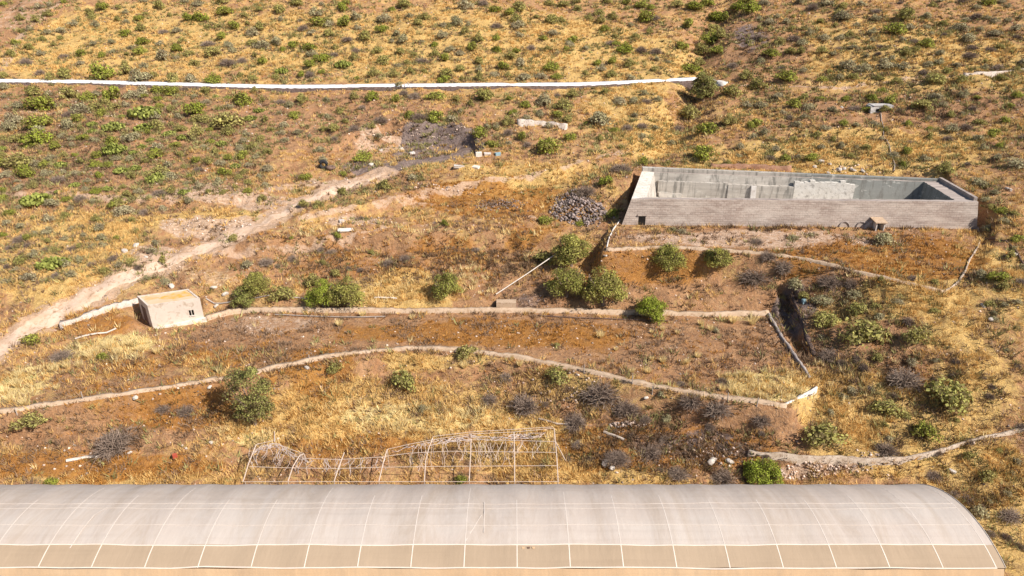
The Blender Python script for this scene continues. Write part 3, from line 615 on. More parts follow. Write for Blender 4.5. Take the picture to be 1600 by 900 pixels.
def lining():
    m, nt, b = new_mat('stained lime lining'); v = objco(nt)
    c = mixc(nt, ramp(nt, noise(nt, mapping(nt, v, (.25, .25, 1.6)), 1.1, 6, .65), .3, .7), (.32, .285, .25), (.52, .47, .415))
    sx = nd(nt, 'ShaderNodeSeparateXYZ'); nt.links.new(v, sx.inputs[0])
    wv = noise(nt, v, .8, 3, .6)
    xw = math_(nt, 'ADD', sx.outputs[0], math_(nt, 'MULTIPLY', wv, 2.5))
    right = ramp(nt, xw, 2.0, 5.0)          # darker grey tone in the right part of the basin
    c = mixc(nt, math_(nt, 'MULTIPLY', right, .8), c, (.185, .195, .185))
    lft = ramp(nt, xw, -13.0, -16.5); c = mixc(nt, math_(nt, 'MULTIPLY', lft, .4), c, (.68, .60, .52))
    c = mixc(nt, math_(nt, 'MULTIPLY', ramp(nt, noise(nt, mapping(nt, v, (.4, .4, 1)), 1.6, 6, .7, 1.0), .56, .64), .7), c, (.58, .55, .50))
    c = mixc(nt, math_(nt, 'MULTIPLY', ramp(nt, noise(nt, mapping(nt, v, (1.6, 1.6, .15)), 1.5, 4, .7), .50, .64), .75), c, (.15, .14, .125))
    nt.links.new(c, b.inputs['Base Color']); bump(nt, b, noise(nt, v, 3, 5, .7), .4, .05); return m
M_lin = lining()
res = empty('stone_reservoir', ((13 + 50.1) / 2, 75, PLAT_Z), 'large empty rectangular stone reservoir with grey lining on the right terrace', 'reservoir')
def off_poly(P, ds):
    m = len(P); out = []; L = []
    for i in range(m):
        a = np.array(P[i]); b = np.array(P[(i + 1) % m]); t = (b - a) / np.linalg.norm(b - a); nn = np.array([-t[1], t[0]]); L.append((a + nn * ds[i], t))
    for i in range(m):
        (p, r_), (q, s_) = L[i - 1], L[i]; M = np.array([[r_[0], -s_[0]], [r_[1], -s_[1]]]); k = np.linalg.solve(M, q - p); out.append(tuple(p + r_ * k[0]))
    return out
TI = off_poly(TK, [.55, 2.2, .6, 1.5]); TO = off_poly(TK, [-.55, -.5, -.2, -.9]); TIB = off_poly(TK, [.95, 2.4, 1.2, 2.1])
zt, zb, zf = TK_TOP, PLAT_Z - .45, PLAT_Z + .12
def edge_pts(a, b, m): return [tuple(np.array(a) + (np.array(b) - np.array(a)) * k / m) for k in range(m + 1)]
rj = random.Random(3)
for i, nm in enumerate(('front_wall', 'side_wall', 'back_wall', 'side_wall')):
    j = (i + 1) % 4; m = 36; mo = MB(); mt_ = MB(); mi = MB()
    eo, et, ei, eb = [edge_pts(P[i], P[j], m) for P in (TO, TK, TI, TIB)]
    jz = [0] + [rj.uniform(-.04, .03) for _ in range(m - 1)] + [0]
    for k in range(m):
        a, b = k, k + 1
        mo.quad((*eo[a], zb), (*eo[b], zb), (*et[b], zt + jz[b]), (*et[a], zt + jz[a]))
        mt_.quad((*et[a], zt + jz[a]), (*et[b], zt + jz[b]), (*ei[b], zt + jz[b]), (*ei[a], zt + jz[a]))
        mi.quad((*ei[a], zt + jz[a]), (*ei[b], zt + jz[b]), (*eb[b], zf - .1), (*eb[a], zf - .1))
    w_ = mo.build(nm, M_mason, res)
    for bb, mm, n2 in ((mt_, M_crown if i != 3 else M_white, 'coping'), (mi, M_lin, 'lining')):
        ob = bb.build(n2, mm, res); ob.parent = w_
mb = MB(); mb.quad(*[(*p, zf) for p in TIB]); mb.build('basin_floor', simple_mat('silty basin floor', (.50, .46, .40), (.62, .58, .52), .5, .3, .7, (.36, .33, .28), 1.5), res)
# raised parapet on the outer edge of the right wall and a thin lip on the front
a, b = np.array(TK[1]), np.array(TK[2]); t = (b - a) / np.linalg.norm(b - a); nn = np.array([-t[1], t[0]])
mb = MB(); q = [a + nn * .02 + t * .25, a + nn * .38 + t * .25, b + nn * .38, b + nn * .02]; mb.hexa([(*p, zt - .05) for p in q] + [(*p, zt + .42) for p in q]); mb.build('parapet', M_crown, res)
a, b = np.array(TK[3]), np.array(TK[2])
mb = MB(); q = [a + (0, -.35), b + (0, -.35), b + (0, .25), a + (0, .25)]; mb.hexa([(*p, zt - .25) for p in q] + [(*p, zt + .22 + (.25 if k in (0, 3) else 0)) for k, p in enumerate(q)]); mb.build('back_parapet', M_lin, res)
M_flake = simple_mat('flaking white plaster', (.58, .53, .47), (.72, .68, .63), 1.5, .3, .7, (.34, .31, .28), 2.2, bmp=.6, bd=.08)
# inner bench: broken lining steps along the back wall
def bench(x0, x1, dep, z1, mat, nm, jz_=.03):
    def yb(x): return np.interp(x, [TIB[3][0], TIB[2][0]], [TIB[3][1], TIB[2][1]])
    mb = MB(); ks = np.linspace(x0, x1, max(3, int((x1 - x0) / .5)))
    for p, q in zip(ks[:-1], ks[1:]):
        d1 = dep; z = z1 + rj.uniform(-jz_, jz_); mb.hexa([(p, yb(p) - d1, zf - .05), (q, yb(q) - d1, zf - .05), (q, yb(q) + .3, zf - .05), (p, yb(p) + .3, zf - .05), (p, yb(p) - d1 * .7, z), (q, yb(q) - d1 * .7, z), (q, yb(q) + .3, z), (p, yb(p) + .3, z)])
    mb.build(nm, mat, res)
bench(17.8, 26.0, .22, zt - .85, M_lin, 'inner_bench'); bench(26.0, 33.6, .34, zt - .95, M_lin, 'inner_bench'); bench(17.9, 20.6, .7, zf + .5, M_lin, 'rubble_bank')
bench(33.6, 40.4, .16, zt - .25, M_flake, 'plaster_patch', .22); bench(28.6, 29.2, .7, zt - 1.0, M_conc, 'inner_buttress')
# low opening in the front wall, its shade painted as a near-black block
def fy(x, z): return np.interp(x, [TO[0][0], TO[1][0]], [TO[0][1], TO[1][1]]) + (z - zb) / (zt - zb) * .55
def frontpt(px, py):
    p = on_y(px, py, 71.2); return p[0], p[2]
x0, z1 = frontpt(997, 334.5); x1, _ = frontpt(1007.5, 334); z0 = PLAT_Z + .02
mb = MB(); mb.hexa([(x0, fy(x0, z0) - .05, z0), (x1, fy(x1, z0) - .05, z0), (x1, fy(x1, z0) + .2, z0), (x0, fy(x0, z0) + .2, z0), (x0, fy(x0, z1) - .03, z1), (x1, fy(x1, z1) - .03, z1), (x1, fy(x1, z1) + .2, z1), (x0, fy(x0, z1) + .2, z1)])
mb.build('outlet_shade', M_dark, res)
mb = MB(); mb.box(((x0 + x1) / 2, fy(x0, z1) - .02, z1 + .08), x1 - x0 + .3, .25, .14); mb.build('lintel', M_mason, res)
for px in (1309, 1335):   # two half-round outlines at the foot of the wall
    xc, _ = frontpt(px, 355); mb = MB(); rr_ = .55
    mb.tube([(xc + rr_ * math.cos(t), fy(xc, PLAT_Z + rr_ * math.sin(t)) - .06, PLAT_Z + .05 + rr_ * math.sin(t)) for t in np.linspace(0, math.pi, 14)], .06, 6); mb.build('arch_ring', M_greywall, res)
# valve house in front of the reservoir
pk = on_z(1378, 364, PLAT_Z); kx, ky = pk[0], pk[1]
ky += .55
kio = empty('valve_house', (kx, ky, PLAT_Z), 'small concrete valve house with pale flat roof and dark doorway by the reservoir wall', 'shed')
zt_k = PLAT_Z + 1.15
for sx_ in (-.68, .68):
    mb = MB(); mb.box((kx + sx_ * .9, ky + .75, PLAT_Z + .5), .16, 1.5, 1.2); mb.build('side_wall', M_conc, kio)
mb = MB(); mb.box((kx, ky + 1.3, PLAT_Z + .5), 1.05, .14, 1.2); mb.build('rear_wall', M_dark, kio)  # rear wall coloured near-black, painting the shade inside the doorway
mb = MB(); mb.hexa([(kx - .95, ky - .12, zt_k - .05), (kx + .95, ky - .12, zt_k - .05), (kx + .95, ky + 2.1, zt_k + .2), (kx - .95, ky + 2.1, zt_k + .2), (kx - .95, ky - .12, zt_k + .06), (kx + .95, ky - .12, zt_k + .06), (kx + .95, ky + 2.1, zt_k + .32), (kx - .95, ky + 2.1, zt_k + .32)]); mb.build('roof_slab', M_adobe, kio)
mb = MB(); mb.box((kx, ky + .9, PLAT_Z + .12), .5, .4, .25, .3, .03); mb.build('valve', M_white, kio)
mb = MB(); mb.hexa([(kx - 2.3, ky + .7, PLAT_Z - .1), (kx - .72, ky + .7, PLAT_Z - .1), (kx - .72, ky + 2.0, PLAT_Z - .1), (kx - 2.3, ky + 2.0, PLAT_Z - .1), (kx - 2.2, ky + .8, PLAT_Z + .12), (kx - .75, ky + .75, zt_k - .1), (kx - .75, ky + 2.0, zt_k), (kx - 2.2, ky + 2.0, PLAT_Z + .2)]); mb.build('side_ramp', M_greywall, kio)

kio.scale = (.68, .95, .82)
# ------------------------------------------------------------------ hut
A, B = HUT[0], HUT[1]
t = (B - A) / np.linalg.norm(B - A); D = np.linalg.norm(HUT[3] - A); nn = (HUT[3] - A) / D; Lh = np.linalg.norm(B - A)
Cc = B + nn * D; Dd = A + nn * D
hut = empty('hut', (*((A + Cc) / 2), FIELD_Z), 'small cream flat roofed hut with one small window at the left end of the field', 'hut')
M_hut = simple_mat('cream render', (.58, .49, .42), (.66, .57, .49), .9, .3, .7, (.44, .34, .26), 1.8, bmp=.2, bd=.02)
hz0, hzA, hzB = FIELD_Z - .5, FIELD_Z + 2.4, FIELD_Z + 2.4
def hp(u, v, z): p = A + t * u * Lh + nn * v * D; return (p[0], p[1], z)
def zt_h(u): return hzA + (hzB - hzA) * u
W0, W1, Z0, Z1 = .735, .83, FIELD_Z + .78, FIELD_Z + 1.32
mb = MB()   # front wall with a real window hole
th = .16 / D
def fblock(u0, u1, za0, za1, zb0, zb1): mb.hexa([hp(u0, 0, za0), hp(u1, 0, zb0), hp(u1, th, zb0), hp(u0, th, za0), hp(u0, 0, za1), hp(u1, 0, zb1), hp(u1, th, zb1), hp(u0, th, za1)])
fblock(0, W0, hz0, zt_h(0), hz0, zt_h(W0)); fblock(W1, 1, hz0, zt_h(W1), hz0, zt_h(1)); fblock(W0, W1, hz0, Z0, hz0, Z0); fblock(W0, W1, Z1, zt_h(W0), Z1, zt_h(W1)); mb.build('front_wall', M_hut, hut)
mb = MB(); mb.hexa([hp(0, th, hz0), hp(.04, th, hz0), hp(.04, 1, hz0), hp(0, 1, hz0), hp(0, th, zt_h(0)), hp(.04, th, zt_h(0)), hp(.04, 1, zt_h(0)), hp(0, 1, zt_h(0))]); sw = mb.build('side_wall', M_hut, hut)
mb = MB(); mb.hexa([hp(.96, th, hz0), hp(1, th, hz0), hp(1, 1, hz0), hp(.96, 1, hz0), hp(.96, th, zt_h(1)), hp(1, th, zt_h(1)), hp(1, 1, zt_h(1)), hp(.96, 1, zt_h(1))]); mb.build('side_wall', M_hut, hut)
mb = MB(); mb.hexa([hp(.04, .93, hz0), hp(.96, .93, hz0), hp(.96, 1, hz0), hp(.04, 1, hz0), hp(.04, .93, zt_h(.04)), hp(.96, .93, zt_h(.96)), hp(.96, 1, zt_h(.96)), hp(.04, 1, zt_h(.04))]); mb.build('rear_wall', M_hut, hut)
M_roof = simple_mat('ochre stained roof', (.60, .44, .28), (.64, .48, .33), .6, .38, .6, (.58, .30, .05), .55, bmp=.2, bd=.02)
mb = MB(); mb.hexa([hp(.04, th, zt_h(.04) - .22), hp(.96, th, zt_h(.96) - .22), hp(.96, .93, zt_h(.96) - .22), hp(.04, .93, zt_h(.04) - .22), hp(.04, th, zt_h(.04) - .06), hp(.96, th, zt_h(.96) - .06), hp(.96, .93, zt_h(.96) - .06), hp(.04, .93, zt_h(.04) - .06)]); mb.build('roof', M_roof, hut)
mb = MB(); SP = [(.30, .50), (.42, .38), (.62, .30), (.80, .36), (.93, .34), (.95, .62), (.88, .84), (.70, .86), (.52, .72), (.40, .66)]
mb.v = [hp(u, v, zt_h(u) - .056) for u, v in SP]; mb.f = [tuple(range(len(SP)))]; mb.build('roof_stain', simple_mat('ochre lichen stain', (.62, .34, .06), (.60, .42, .24), 1.6, .4, .6, bmp=.2, bd=.02), hut)
mb = MB(); mb.hexa([hp(W0, .10, Z0), hp(W1, .10, Z0), hp(W1, .13, Z0), hp(W0, .13, Z0), hp(W0, .10, Z1), hp(W1, .10, Z1), hp(W1, .13, Z1), hp(W0, .13, Z1)]); wn = mb.build('window', M_dark, hut)  # near-black panel paints the dark room behind the hole
mb = MB()
for u in (W0 + .045, ): mb.hexa([hp(u - .006, -.02, Z0), hp(u + .006, -.02, Z0), hp(u + .006, .03, Z0), hp(u - .006, .03, Z0), hp(u - .006, -.02, Z1), hp(u + .006, -.02, Z1), hp(u + .006, .03, Z1), hp(u - .006, .03, Z1)])
mb.hexa([hp(W0 - .012, -.03, Z0 - .08), hp(W1 + .012, -.03, Z0 - .08), hp(W1 + .012, .06, Z0 - .08), hp(W0 - .012, .06, Z0 - .08), hp(W0 - .012, -.03, Z0), hp(W1 + .012, -.03, Z0), hp(W1 + .012, .06, Z0), hp(W0 - .012, .06, Z0)])
fr_ = mb.build('frame', M_white, hut); fr_.parent = wn
mb = MB(); mb.hexa([hp(-.006, .35, FIELD_Z), hp(.02, .35, FIELD_Z), hp(.02, .75, FIELD_Z), hp(-.006, .75, FIELD_Z), hp(-.006, .35, FIELD_Z + 1.75), hp(.02, .35, FIELD_Z + 1.75), hp(.02, .75, FIELD_Z + 1.75), hp(-.006, .75, FIELD_Z + 1.75)]); mb.build('door', M_rust, hut)
mb = MB(); mb.hexa([hp(.02, -.12, hz0), hp(1.02, -.12, hz0), hp(1.02, -.003, hz0), hp(.02, -.003, hz0), hp(.02, -.1, FIELD_Z + .12), hp(1.02, -.1, FIELD_Z + .42), hp(1.02, -.003, FIELD_Z + .42), hp(.02, -.003, FIELD_Z + .12)]); mb.build('plinth', M_white, hut)

# ------------------------------------------------------------------ pipes, posts, debris
def pipe(pts, r, mat, label, name='pipe', lift=.12, cat='pipe', n=6):
    P = [hit(a, b) for a, b in pts]; Q = []
    for p, q in zip(P[:-1], P[1:]):
        m = max(2, int(np.linalg.norm(q - p) / .6))
        for k in range(m):
            w = p + (q - p) * k / m; w[2] = float(H(w[0], w[1])) + lift; Q.append(w)
    Q.append(P[-1] + np.array([0, 0, lift])); mb = MB(); mb.tube(Q, r, n); return obj(name, mb.mesh(name, mat), None, label, cat)
pipe([(1376, 178), (1380, 205), (1390, 232), (1398, 258), (1396, 270)], .06, M_greypipe, 'thin grey pipe running down from the white blockhouse to the back of the reservoir')
pipe([(1530, 370), (1560, 377), (1580, 386), (1592, 402), (1601, 418)], .09, M_rust, 'dark curved pipe on the golden grass right of the reservoir terrace')
pipe([(322, 468), (400, 467), (470, 467), (540, 467)], .07, M_greypipe, 'thin grey pipe on the slope behind the field wall, right of the hut')
pipe([(585, 467), (605, 467), (620, 468)], .09, M_whitepipe, 'short pale pipe piece on golden grass behind the middle field')
pipe([(430, 493), (500, 496), (560, 497), (602, 496)], .05, M_greypipe, 'thin black hose below the back field wall, left half')
pipe([(840, 494), (900, 498), (960, 500), (1045, 503)], .05, M_rust, 'thin black hose below the back field wall, right half')
pipe([(118, 531), (150, 523), (182, 515)], .08, M_whitepipe, 'short white pipe lying among pale grass left of the hut')
pipe([(104, 722), (135, 716), (167, 711)], .12, M_whitepipe, 'bleached white pole on brown grass at lower left', 'pole', cat='pole')
pipe([(943, 676), (958, 682), (975, 689)], .1, M_wood, 'weathered plank right of the bare greenhouse frame', 'plank', cat='plank')
pipe([(842, 656), (870, 664), (898, 666)], .07, M_wood, 'grey timber on dry brush above the right end of the bare frame', 'pole', cat='pole')
pipe([(1170, 707), (1185, 711), (1205, 713)], .12, M_wood, 'loose weathered beam above the bright green bush by the greenhouse', 'beam', cat='beam')
# leaning white pole held up over the bank
p, q = hit(775, 464), hit(872, 412); mb = MB(); mb.tube([p + (0, 0, .3), (p + q) / 2 + (0, 0, .75), q + (0, 0, 1.3)], .05, 6); mb.build('pipe', M_whitepipe, label='long white pipe slanting from the concrete block up into the round trees', cat='pipe')
for a in ((775, 464, .3), (823, 438, .7)):
    pass
for i, (a, b, h_) in enumerate([(130, 627, .9), (483, 565, .7), (912, 583, .8), (988, 601, .9), (1019, 616, .8), (1137, 627, .8), (1182, 635, .8), (27, 648, .6)]):
    p = hit(a, b); mb = MB(); mb.tube([p - (0, 0, .2), p + (random.uniform(-.08, .08), 0, h_)], .05, 6, .035)
    lab = ['weathered stake at the far left of the front field wall below the pale tussocks', 'thin stake on the front field wall right of the big dark tree', 'stake on the front field wall below the yellow round bush, first to its right',
           'stake on the front field wall above the large dead bush', 'stake on the front field wall just right of the large dead bush', 'stake near the right end of the front field wall', 'rightmost stake on the front field wall', 'leftmost short stake by the front field wall at the picture edge'][i]
    mb.build('fence_post', M_wood, label=lab, cat='post', group='stakes along the front field wall')
# concrete block on the back field wall
p = hit(791, 483); mb = MB(); mb.box((p[0], p[1] + .15, p[2] + .55), 1.9, .75, .5); root = empty('concrete_trough', p, 'small pale concrete trough standing on the back wall of the field', 'trough'); mb.build('basin', M_adobe, root)
mb = MB(); mb.box((p[0] - 1.0, p[1] + .15, p[2] + .45), .12, .6, .55); mb.build('end_plate', M_dark, root)
# blockhouse ruin
M_greyplaster = simple_mat('patchy grey white plaster', (.36, .33, .31), (.58, .55, .53), 1.6, .35, .65, (.22, .18, .15), 3, bmp=.5, bd=.06)
p = hit(1376, 174); root = empty('blockhouse', p, 'tiny ruined white blockhouse on the right slope above the reservoir', 'ruin')
for dx, dy, sx_, sy_, h_ in ((0, 0, 3.0, .3, .6), (-1.35, .8, .3, 1.3, .75), (1.35, .8, .3, 1.3, .65)):
    mb = MB(); mb.box((p[0] + dx, p[1] + dy, p[2] + h_ / 2 - .1), sx_, sy_, h_ + .2, .05, .09); mb.build('wall', M_greyplaster, root)
mb = MB(); mb.box((p[0] + .2, p[1] + .8, p[2] + .68), 2.9, 1.6, .14, .06, .08); mb.build('roof_slab', M_greyplaster, root)
mb = MB(); mb.box((p[0] - .5, p[1] - .2, p[2] + .2), .5, .1, .35); mb.build('opening', M_dark, root)  # solid near-black box, painted shade of an opening
M_rockw2 = simple_mat('dusty white plaster', (.6, .53, .46), (.74, .68, .61), 2, bmp=.4, bd=.04)
# rubbish
def slab(px, py, sx_, sy_, sz, rz, mat, name, label, cat, jit=.05):
    p = hit(px, py); mb = MB(); mb.box((p[0], p[1], p[2] + sz * .4), sx_, sy_, sz, rz, jit); return mb.build(name, mat, label=label, cat=cat)
slab(748, 244, .8, .5, .6, .2, M_rockw2, 'fridge', 'white discarded box at the right rim of the grey burnt hollow', 'box', .03)
slab(744, 263, .9, .8, .3, -.4, M_rockw2, 'panel', 'white discarded panel on brown grass below the burnt hollow', 'panel', .04)
slab(762, 242, .9, .6, .3, .1, M_conc, 'panel', 'grey white discarded panel between the white box and the blue one', 'panel')
slab(778, 242, .8, .5, .35, .3, M_blue, 'crate', 'blue grey discarded crate right of the white boxes by the burnt hollow', 'crate')
slab(644, 240, .7, .5, .25, .5, M_conc, 'slab', 'white slab lying on the left side of the burnt hollow', 'slab')
slab(717, 262, 1.3, .9, .35, .2, M_conc, 'debris_panel', 'broken grey white panel under the burnt hollow', 'panel', .2)
slab(274, 714, .3, .25, .3, .4, M_red, 'bucket', 'small red bucket in dry grass left of the bare frame', 'bucket', .02)
slab(1256, 473, .3, .3, .4, .2, M_blue, 'canister', 'small blue canister among dead brush above the ditch', 'canister')
slab(541, 361, 1.5, .4, .2, .15, M_rockw2, 'slab', 'white broken slab beside the track in the middle left', 'slab', .15)
slab(535, 347, .6, .4, .3, .5, M_conc, 'slab', 'small pale slab just above the white broken slab', 'slab')
for px, py, lab in ((506, 263, 'upright black tyre left of the burnt hollow'), (517, 264, 'rusty brown tyre lying beside the upright black one')):
    p = hit(px, py); mb = MB(); rr_ = .42; up = px < 510
    cxyz = p + np.array([0, 0, .5 if up else .18]); pts = []
    for k in range(17):
        th_ = 2 * math.pi * k / 16; pts.append(cxyz + (np.array([math.cos(th_) * rr_, 0.1 * math.sin(th_), math.sin(th_) * rr_]) if up else np.array([math.cos(th_) * rr_, math.sin(th_) * rr_, 0])))
    mb.tube(pts, .22, 8); mb.build('tyre', M_black if up else M_rust, smooth=True, label=lab, cat='tyre')

# ------------------------------------------------------------------ rocks
def rock_mesh(name, mat, seed, sub=2):
    import bmesh
    bm = bmesh.new(); bmesh.ops.create_icosphere(bm, subdivisions=sub, radius=.5); r = random.Random(seed)
    ax = [(np.array([r.gauss(0, 1) for _ in range(3)])) for _ in range(9)]
    for v in bm.verts:
        c = np.array(v.co); s = 1.0
        for a in ax:
            a_ = a / np.linalg.norm(a); dd_ = np.dot(c, a_)
            lim = .30 + .13 * abs(a[0]) % .15
            if dd_ > lim: c = c - a_ * (dd_ - lim)
        v.co = c * np.array([1.15, .95, .8]) + np.array([r.uniform(-.03, .03) for _ in range(3)])
    me = bpy.data.meshes.new(name); bm.to_mesh(me); bm.free(); me.materials.append(mat); return me
M_rockw = simple_mat('white boulder', (.50, .43, .37), (.66, .60, .54), 1.5, .3, .7, (.3, .23, .18), 3, bmp=.6, bd=.06)
RK = [rock_mesh('boulder', M_rockw, k) for k in range(5)]
BL = [(1283, 253, 1.1, 'white boulder behind the reservoir, topmost and brightest of the row'), (1297, 257, .9, 'white boulder just right of the topmost one behind the reservoir'), (1273, 261, .9, 'pinkish white boulder left of the bright row behind the reservoir'),
      (1294, 271, .8, 'small white boulder touching the reservoir back wall'), (1310, 266, 1.3, 'largest flat boulder of the row behind the reservoir'), (1319, 264, .8, 'pale boulder at the right end of the flat largest one behind the reservoir'), (1333, 266, 1.0, 'pale boulder in the middle right of the row behind the reservoir'), (1348, 268, .9, 'last pale boulder at the right end of the row behind the reservoir'),
      (1488, 737, .75, 'single white boulder on the slope beyond the greenhouse end'), (1584, 398, .9, 'white boulder beside the dark curved pipe at far right'), (1548, 500, .9, 'pale boulder on the bare right slope below the reservoir terrace'), (1535, 478, .8, 'flat boulder on the right slope under the terrace corner'), (1315, 168, .8, 'white boulder left of the tiny blockhouse'), (1575, 297, 1.2, 'flat pale boulder on the far right slope level with the reservoir'),
      (1140, 722, .9, 'pale pink boulder left of the bright green bush by the greenhouse'), (1112, 722, 1.1, 'broad pinkish boulder on the bank behind the greenhouse'), (946, 725, .9, 'white boulder in grey brush right of the bare frame'), (957, 732, .7, 'small white boulder below the one in grey brush'), (1112, 650, .7, 'pale boulder below the right part of the front field wall'), (1010, 622, .7, 'pale boulder beside the dead bush under the front field wall'),
      (328, 605, .6, 'white boulder under the front field wall left of the dark tree'), (480, 575, .7, 'pale boulder under the front field wall right of the dark tree'), (212, 622, .7, 'pale boulder under the far left front field wall'), (330, 692, .5, 'small white boulder in straw grass left of the bare frame'), (291, 701, .45, 'tiny white boulder near the red bucket'), (203, 708, .5, 'tiny white boulder by the dead twiggy bush at lower left'),
      (595, 235, 1.0, 'pale boulder at the back of the burnt hollow'), (628, 234, 1.2, 'larger pinkish boulder at the back of the burnt hollow'), (580, 258, 1.2, 'grey boulder on the front lip of the burnt hollow'), (335, 450, 1.0, 'white boulder just right of the hut roof'), (352, 460, .9, 'white boulder between hut and olive trees'), (338, 478, .7, 'white boulder beside the right wall of the hut'), (946, 400, .6, 'white boulder at the left corner of the reservoir terrace wall'),
      (195, 393, 1.2, 'white rock outcrop left of the dirt track'), (212, 385, 1.3, 'white rock outcrop higher up left of the dirt track'), (268, 448, 1.0, 'white rock on the slope behind the hut'), (228, 402, .6, 'small white rock beside the dirt track')]
for i, (a, b, s, lab) in enumerate(BL):
    p = hit(a, b); o = obj('boulder', RK[i % 5], None, lab, 'boulder', 'pale boulders on the slope', None, p + np.array([0, 0, s * .06])); s *= .72; o.rotation_euler = (random.uniform(-.3, .3), random.uniform(-.3, .3), random.uniform(0, 6)); o.scale = (s, s * random.uniform(.7, 1), s * random.uniform(.6, .9))

def scatter_rocks(name, pts, sizes, mat, seed, **kw):
    base = np.array([(1, 0, 0), (.3, .9, 0), (-.8, .6, 0), (-.8, -.6, 0), (.3, -.9, 0), (.1, .1, .8), (0, 0, -.5)], float) * .5
    fc = np.array([(0, 1, 5), (1, 2, 5), (2, 3, 5), (3, 4, 5), (4, 0, 5), (1, 0, 6), (2, 1, 6), (3, 2, 6), (4, 3, 6), (0, 4, 6)])
    r = np.random.default_rng(seed); m = len(pts); th = r.uniform(0, 6.28, m); B = base[None] * r.uniform(.6, 1.3, (m, 7, 3)) * np.asarray(sizes)[:, None, None]
    X = B[..., 0] * np.cos(th)[:, None] - B[..., 1] * np.sin(th)[:, None]; Y = B[..., 0] * np.sin(th)[:, None] + B[..., 1] * np.cos(th)[:, None]
    Vv = np.stack([X, Y, B[..., 2]], -1) + np.asarray(pts)[:, None]; Ff = (fc[None] + (np.arange(m) * 7)[:, None, None]).reshape(-1, 3)
    return obj(name, mesh_np(name, Vv.reshape(-1, 3), Ff, mat, np.repeat(r.uniform(.35, 1.5, m), 7)), **kw)
M_rub = foliage_mat('grey rubble stone', (.27, .21, .19), (.27, .21, .19), None, 0)
M_gravel = foliage_mat('pinkish loose stone', (.52, .40, .32), (.52, .40, .32), None, 0)
def heap(px, py, rx, ry, n_, h_, smin, smax, seed):
    c = hit(px, py); r = np.random.default_rng(seed); a = r.uniform(0, 6.28, n_); q = np.sqrt(r.uniform(0, 1, n_)); k = ppm(c); Yr = (hit(px, py - ry)[1] - hit(px, py + ry)[1]) / 2
    x = c[0] + np.cos(a) * q * rx / k; y_ = c[1] + np.sin(a) * q * Yr; z = H(x, y_) + h_ * (1 - q) * r.uniform(.4, 1, n_) + .03; return np.stack([x, y_, z], -1), r.uniform(smin, smax, n_)
hp1 = [heap(903, 328, 44, 24, 560, .9, .12, .55, 1), heap(925, 340, 40, 16, 90, .1, .1, .4, 3), heap(780, 320, 40, 10, 120, .15, .1, .35, 7), heap(890, 312, 24, 12, 130, .5, .2, .45, 2)]
scatter_rocks('rubble', np.concatenate([a for a, b in hp1]), np.concatenate([b for a, b in hp1]), M_rub, 4, kind='stuff', label='heap of grey broken stones left of the reservoir')
r = RNG; m = 26000; yv = 36 + 125 * r.uniform(0, 1, m) ** 1.3; xv = r.uniform(-1, 1, m) * (halfw(yv) * .93)
w = .12 + .9 * samp('pale', xv, yv) + .4 * samp('track', xv, yv) + .3 * (1 - samp('gold', xv, yv)); keep = r.uniform(0, 1, m) < w * .55; xv, yv = xv[keep], yv[keep]
ok = (sdist(xv, yv, TKo) < -.2); xv, yv = xv[ok], yv[ok]
scatter_rocks('scattered_gravel', np.stack([xv, yv, H(xv, yv)], -1), r.uniform(.06, .3, len(xv)) * (1 + (yv > 80) * .5), M_gravel, 6, kind='stuff')
bk = []
for px, py, rx, ry, n_ in ((1290, 735, 90, 12, 220), (1100, 715, 60, 18, 90), (980, 662, 30, 5, 60), (640, 208, 90, 5, 120), (1320, 264, 45, 6, 60), (700, 296, 70, 5, 80), (330, 352, 70, 16, 120), (860, 600, 70, 30, 70), (560, 345, 90, 8, 60)):
    bk.append(heap(px, py, rx, ry, n_, .05, .06, .34, px))
scatter_rocks('outcrop_stones', np.concatenate([a for a, b in bk]), np.concatenate([b for a, b in bk]), foliage_mat('pale outcrop stone', (.60, .46, .38), (.60, .46, .38), None, 0), 8, kind='stuff')

# ------------------------------------------------------------------ grass and weeds (uncountable)
def blades(name, x, y_, hgt, wid, lean, nb, mat, seed, spread=.18, tint=(.75, 1.2)):
    r = np.random.default_rng(seed); m = len(x); z = H(x, y_)
    a = r.uniform(0, 2 * math.pi, (m, nb)); rad = r.uniform(0, 1, (m, nb)) * spread * (np.asarray(hgt) / .5)[:, None]
    bx = x[:, None] + np.cos(a) * rad; by = y_[:, None] + np.sin(a) * rad; hh = np.asarray(hgt)[:, None] * r.uniform(.55, 1.1, (m, nb)); ln = hh * lean * r.uniform(.3, 1.2, (m, nb))
    ww = np.asarray(wid)[:, None] * r.uniform(.6, 1.2, (m, nb)) / 2; o_ = r.uniform(0, 2 * math.pi, (m, nb))
    px_, py_ = np.cos(o_) * ww, np.sin(o_) * ww; zz = z[:, None] - .04
    v0 = np.stack([bx - px_, by - py_, zz + 0 * bx], -1); v1 = np.stack([bx + px_, by + py_, zz + 0 * bx], -1); v2 = np.stack([bx + np.cos(a) * ln + px_ * .3, by + np.sin(a) * ln + py_ * .3, zz + hh], -1)
    Vv = np.stack([v0, v1, v2], 2).reshape(-1, 3); k = m * nb
    tn = np.repeat((r.uniform(*tint, m)[:, None] * r.uniform(.85, 1.15, (m, nb))).reshape(-1), 3)
    return obj(name, mesh_np(name, Vv, np.arange(k * 3).reshape(-1, 3), mat, tn), kind='stuff')
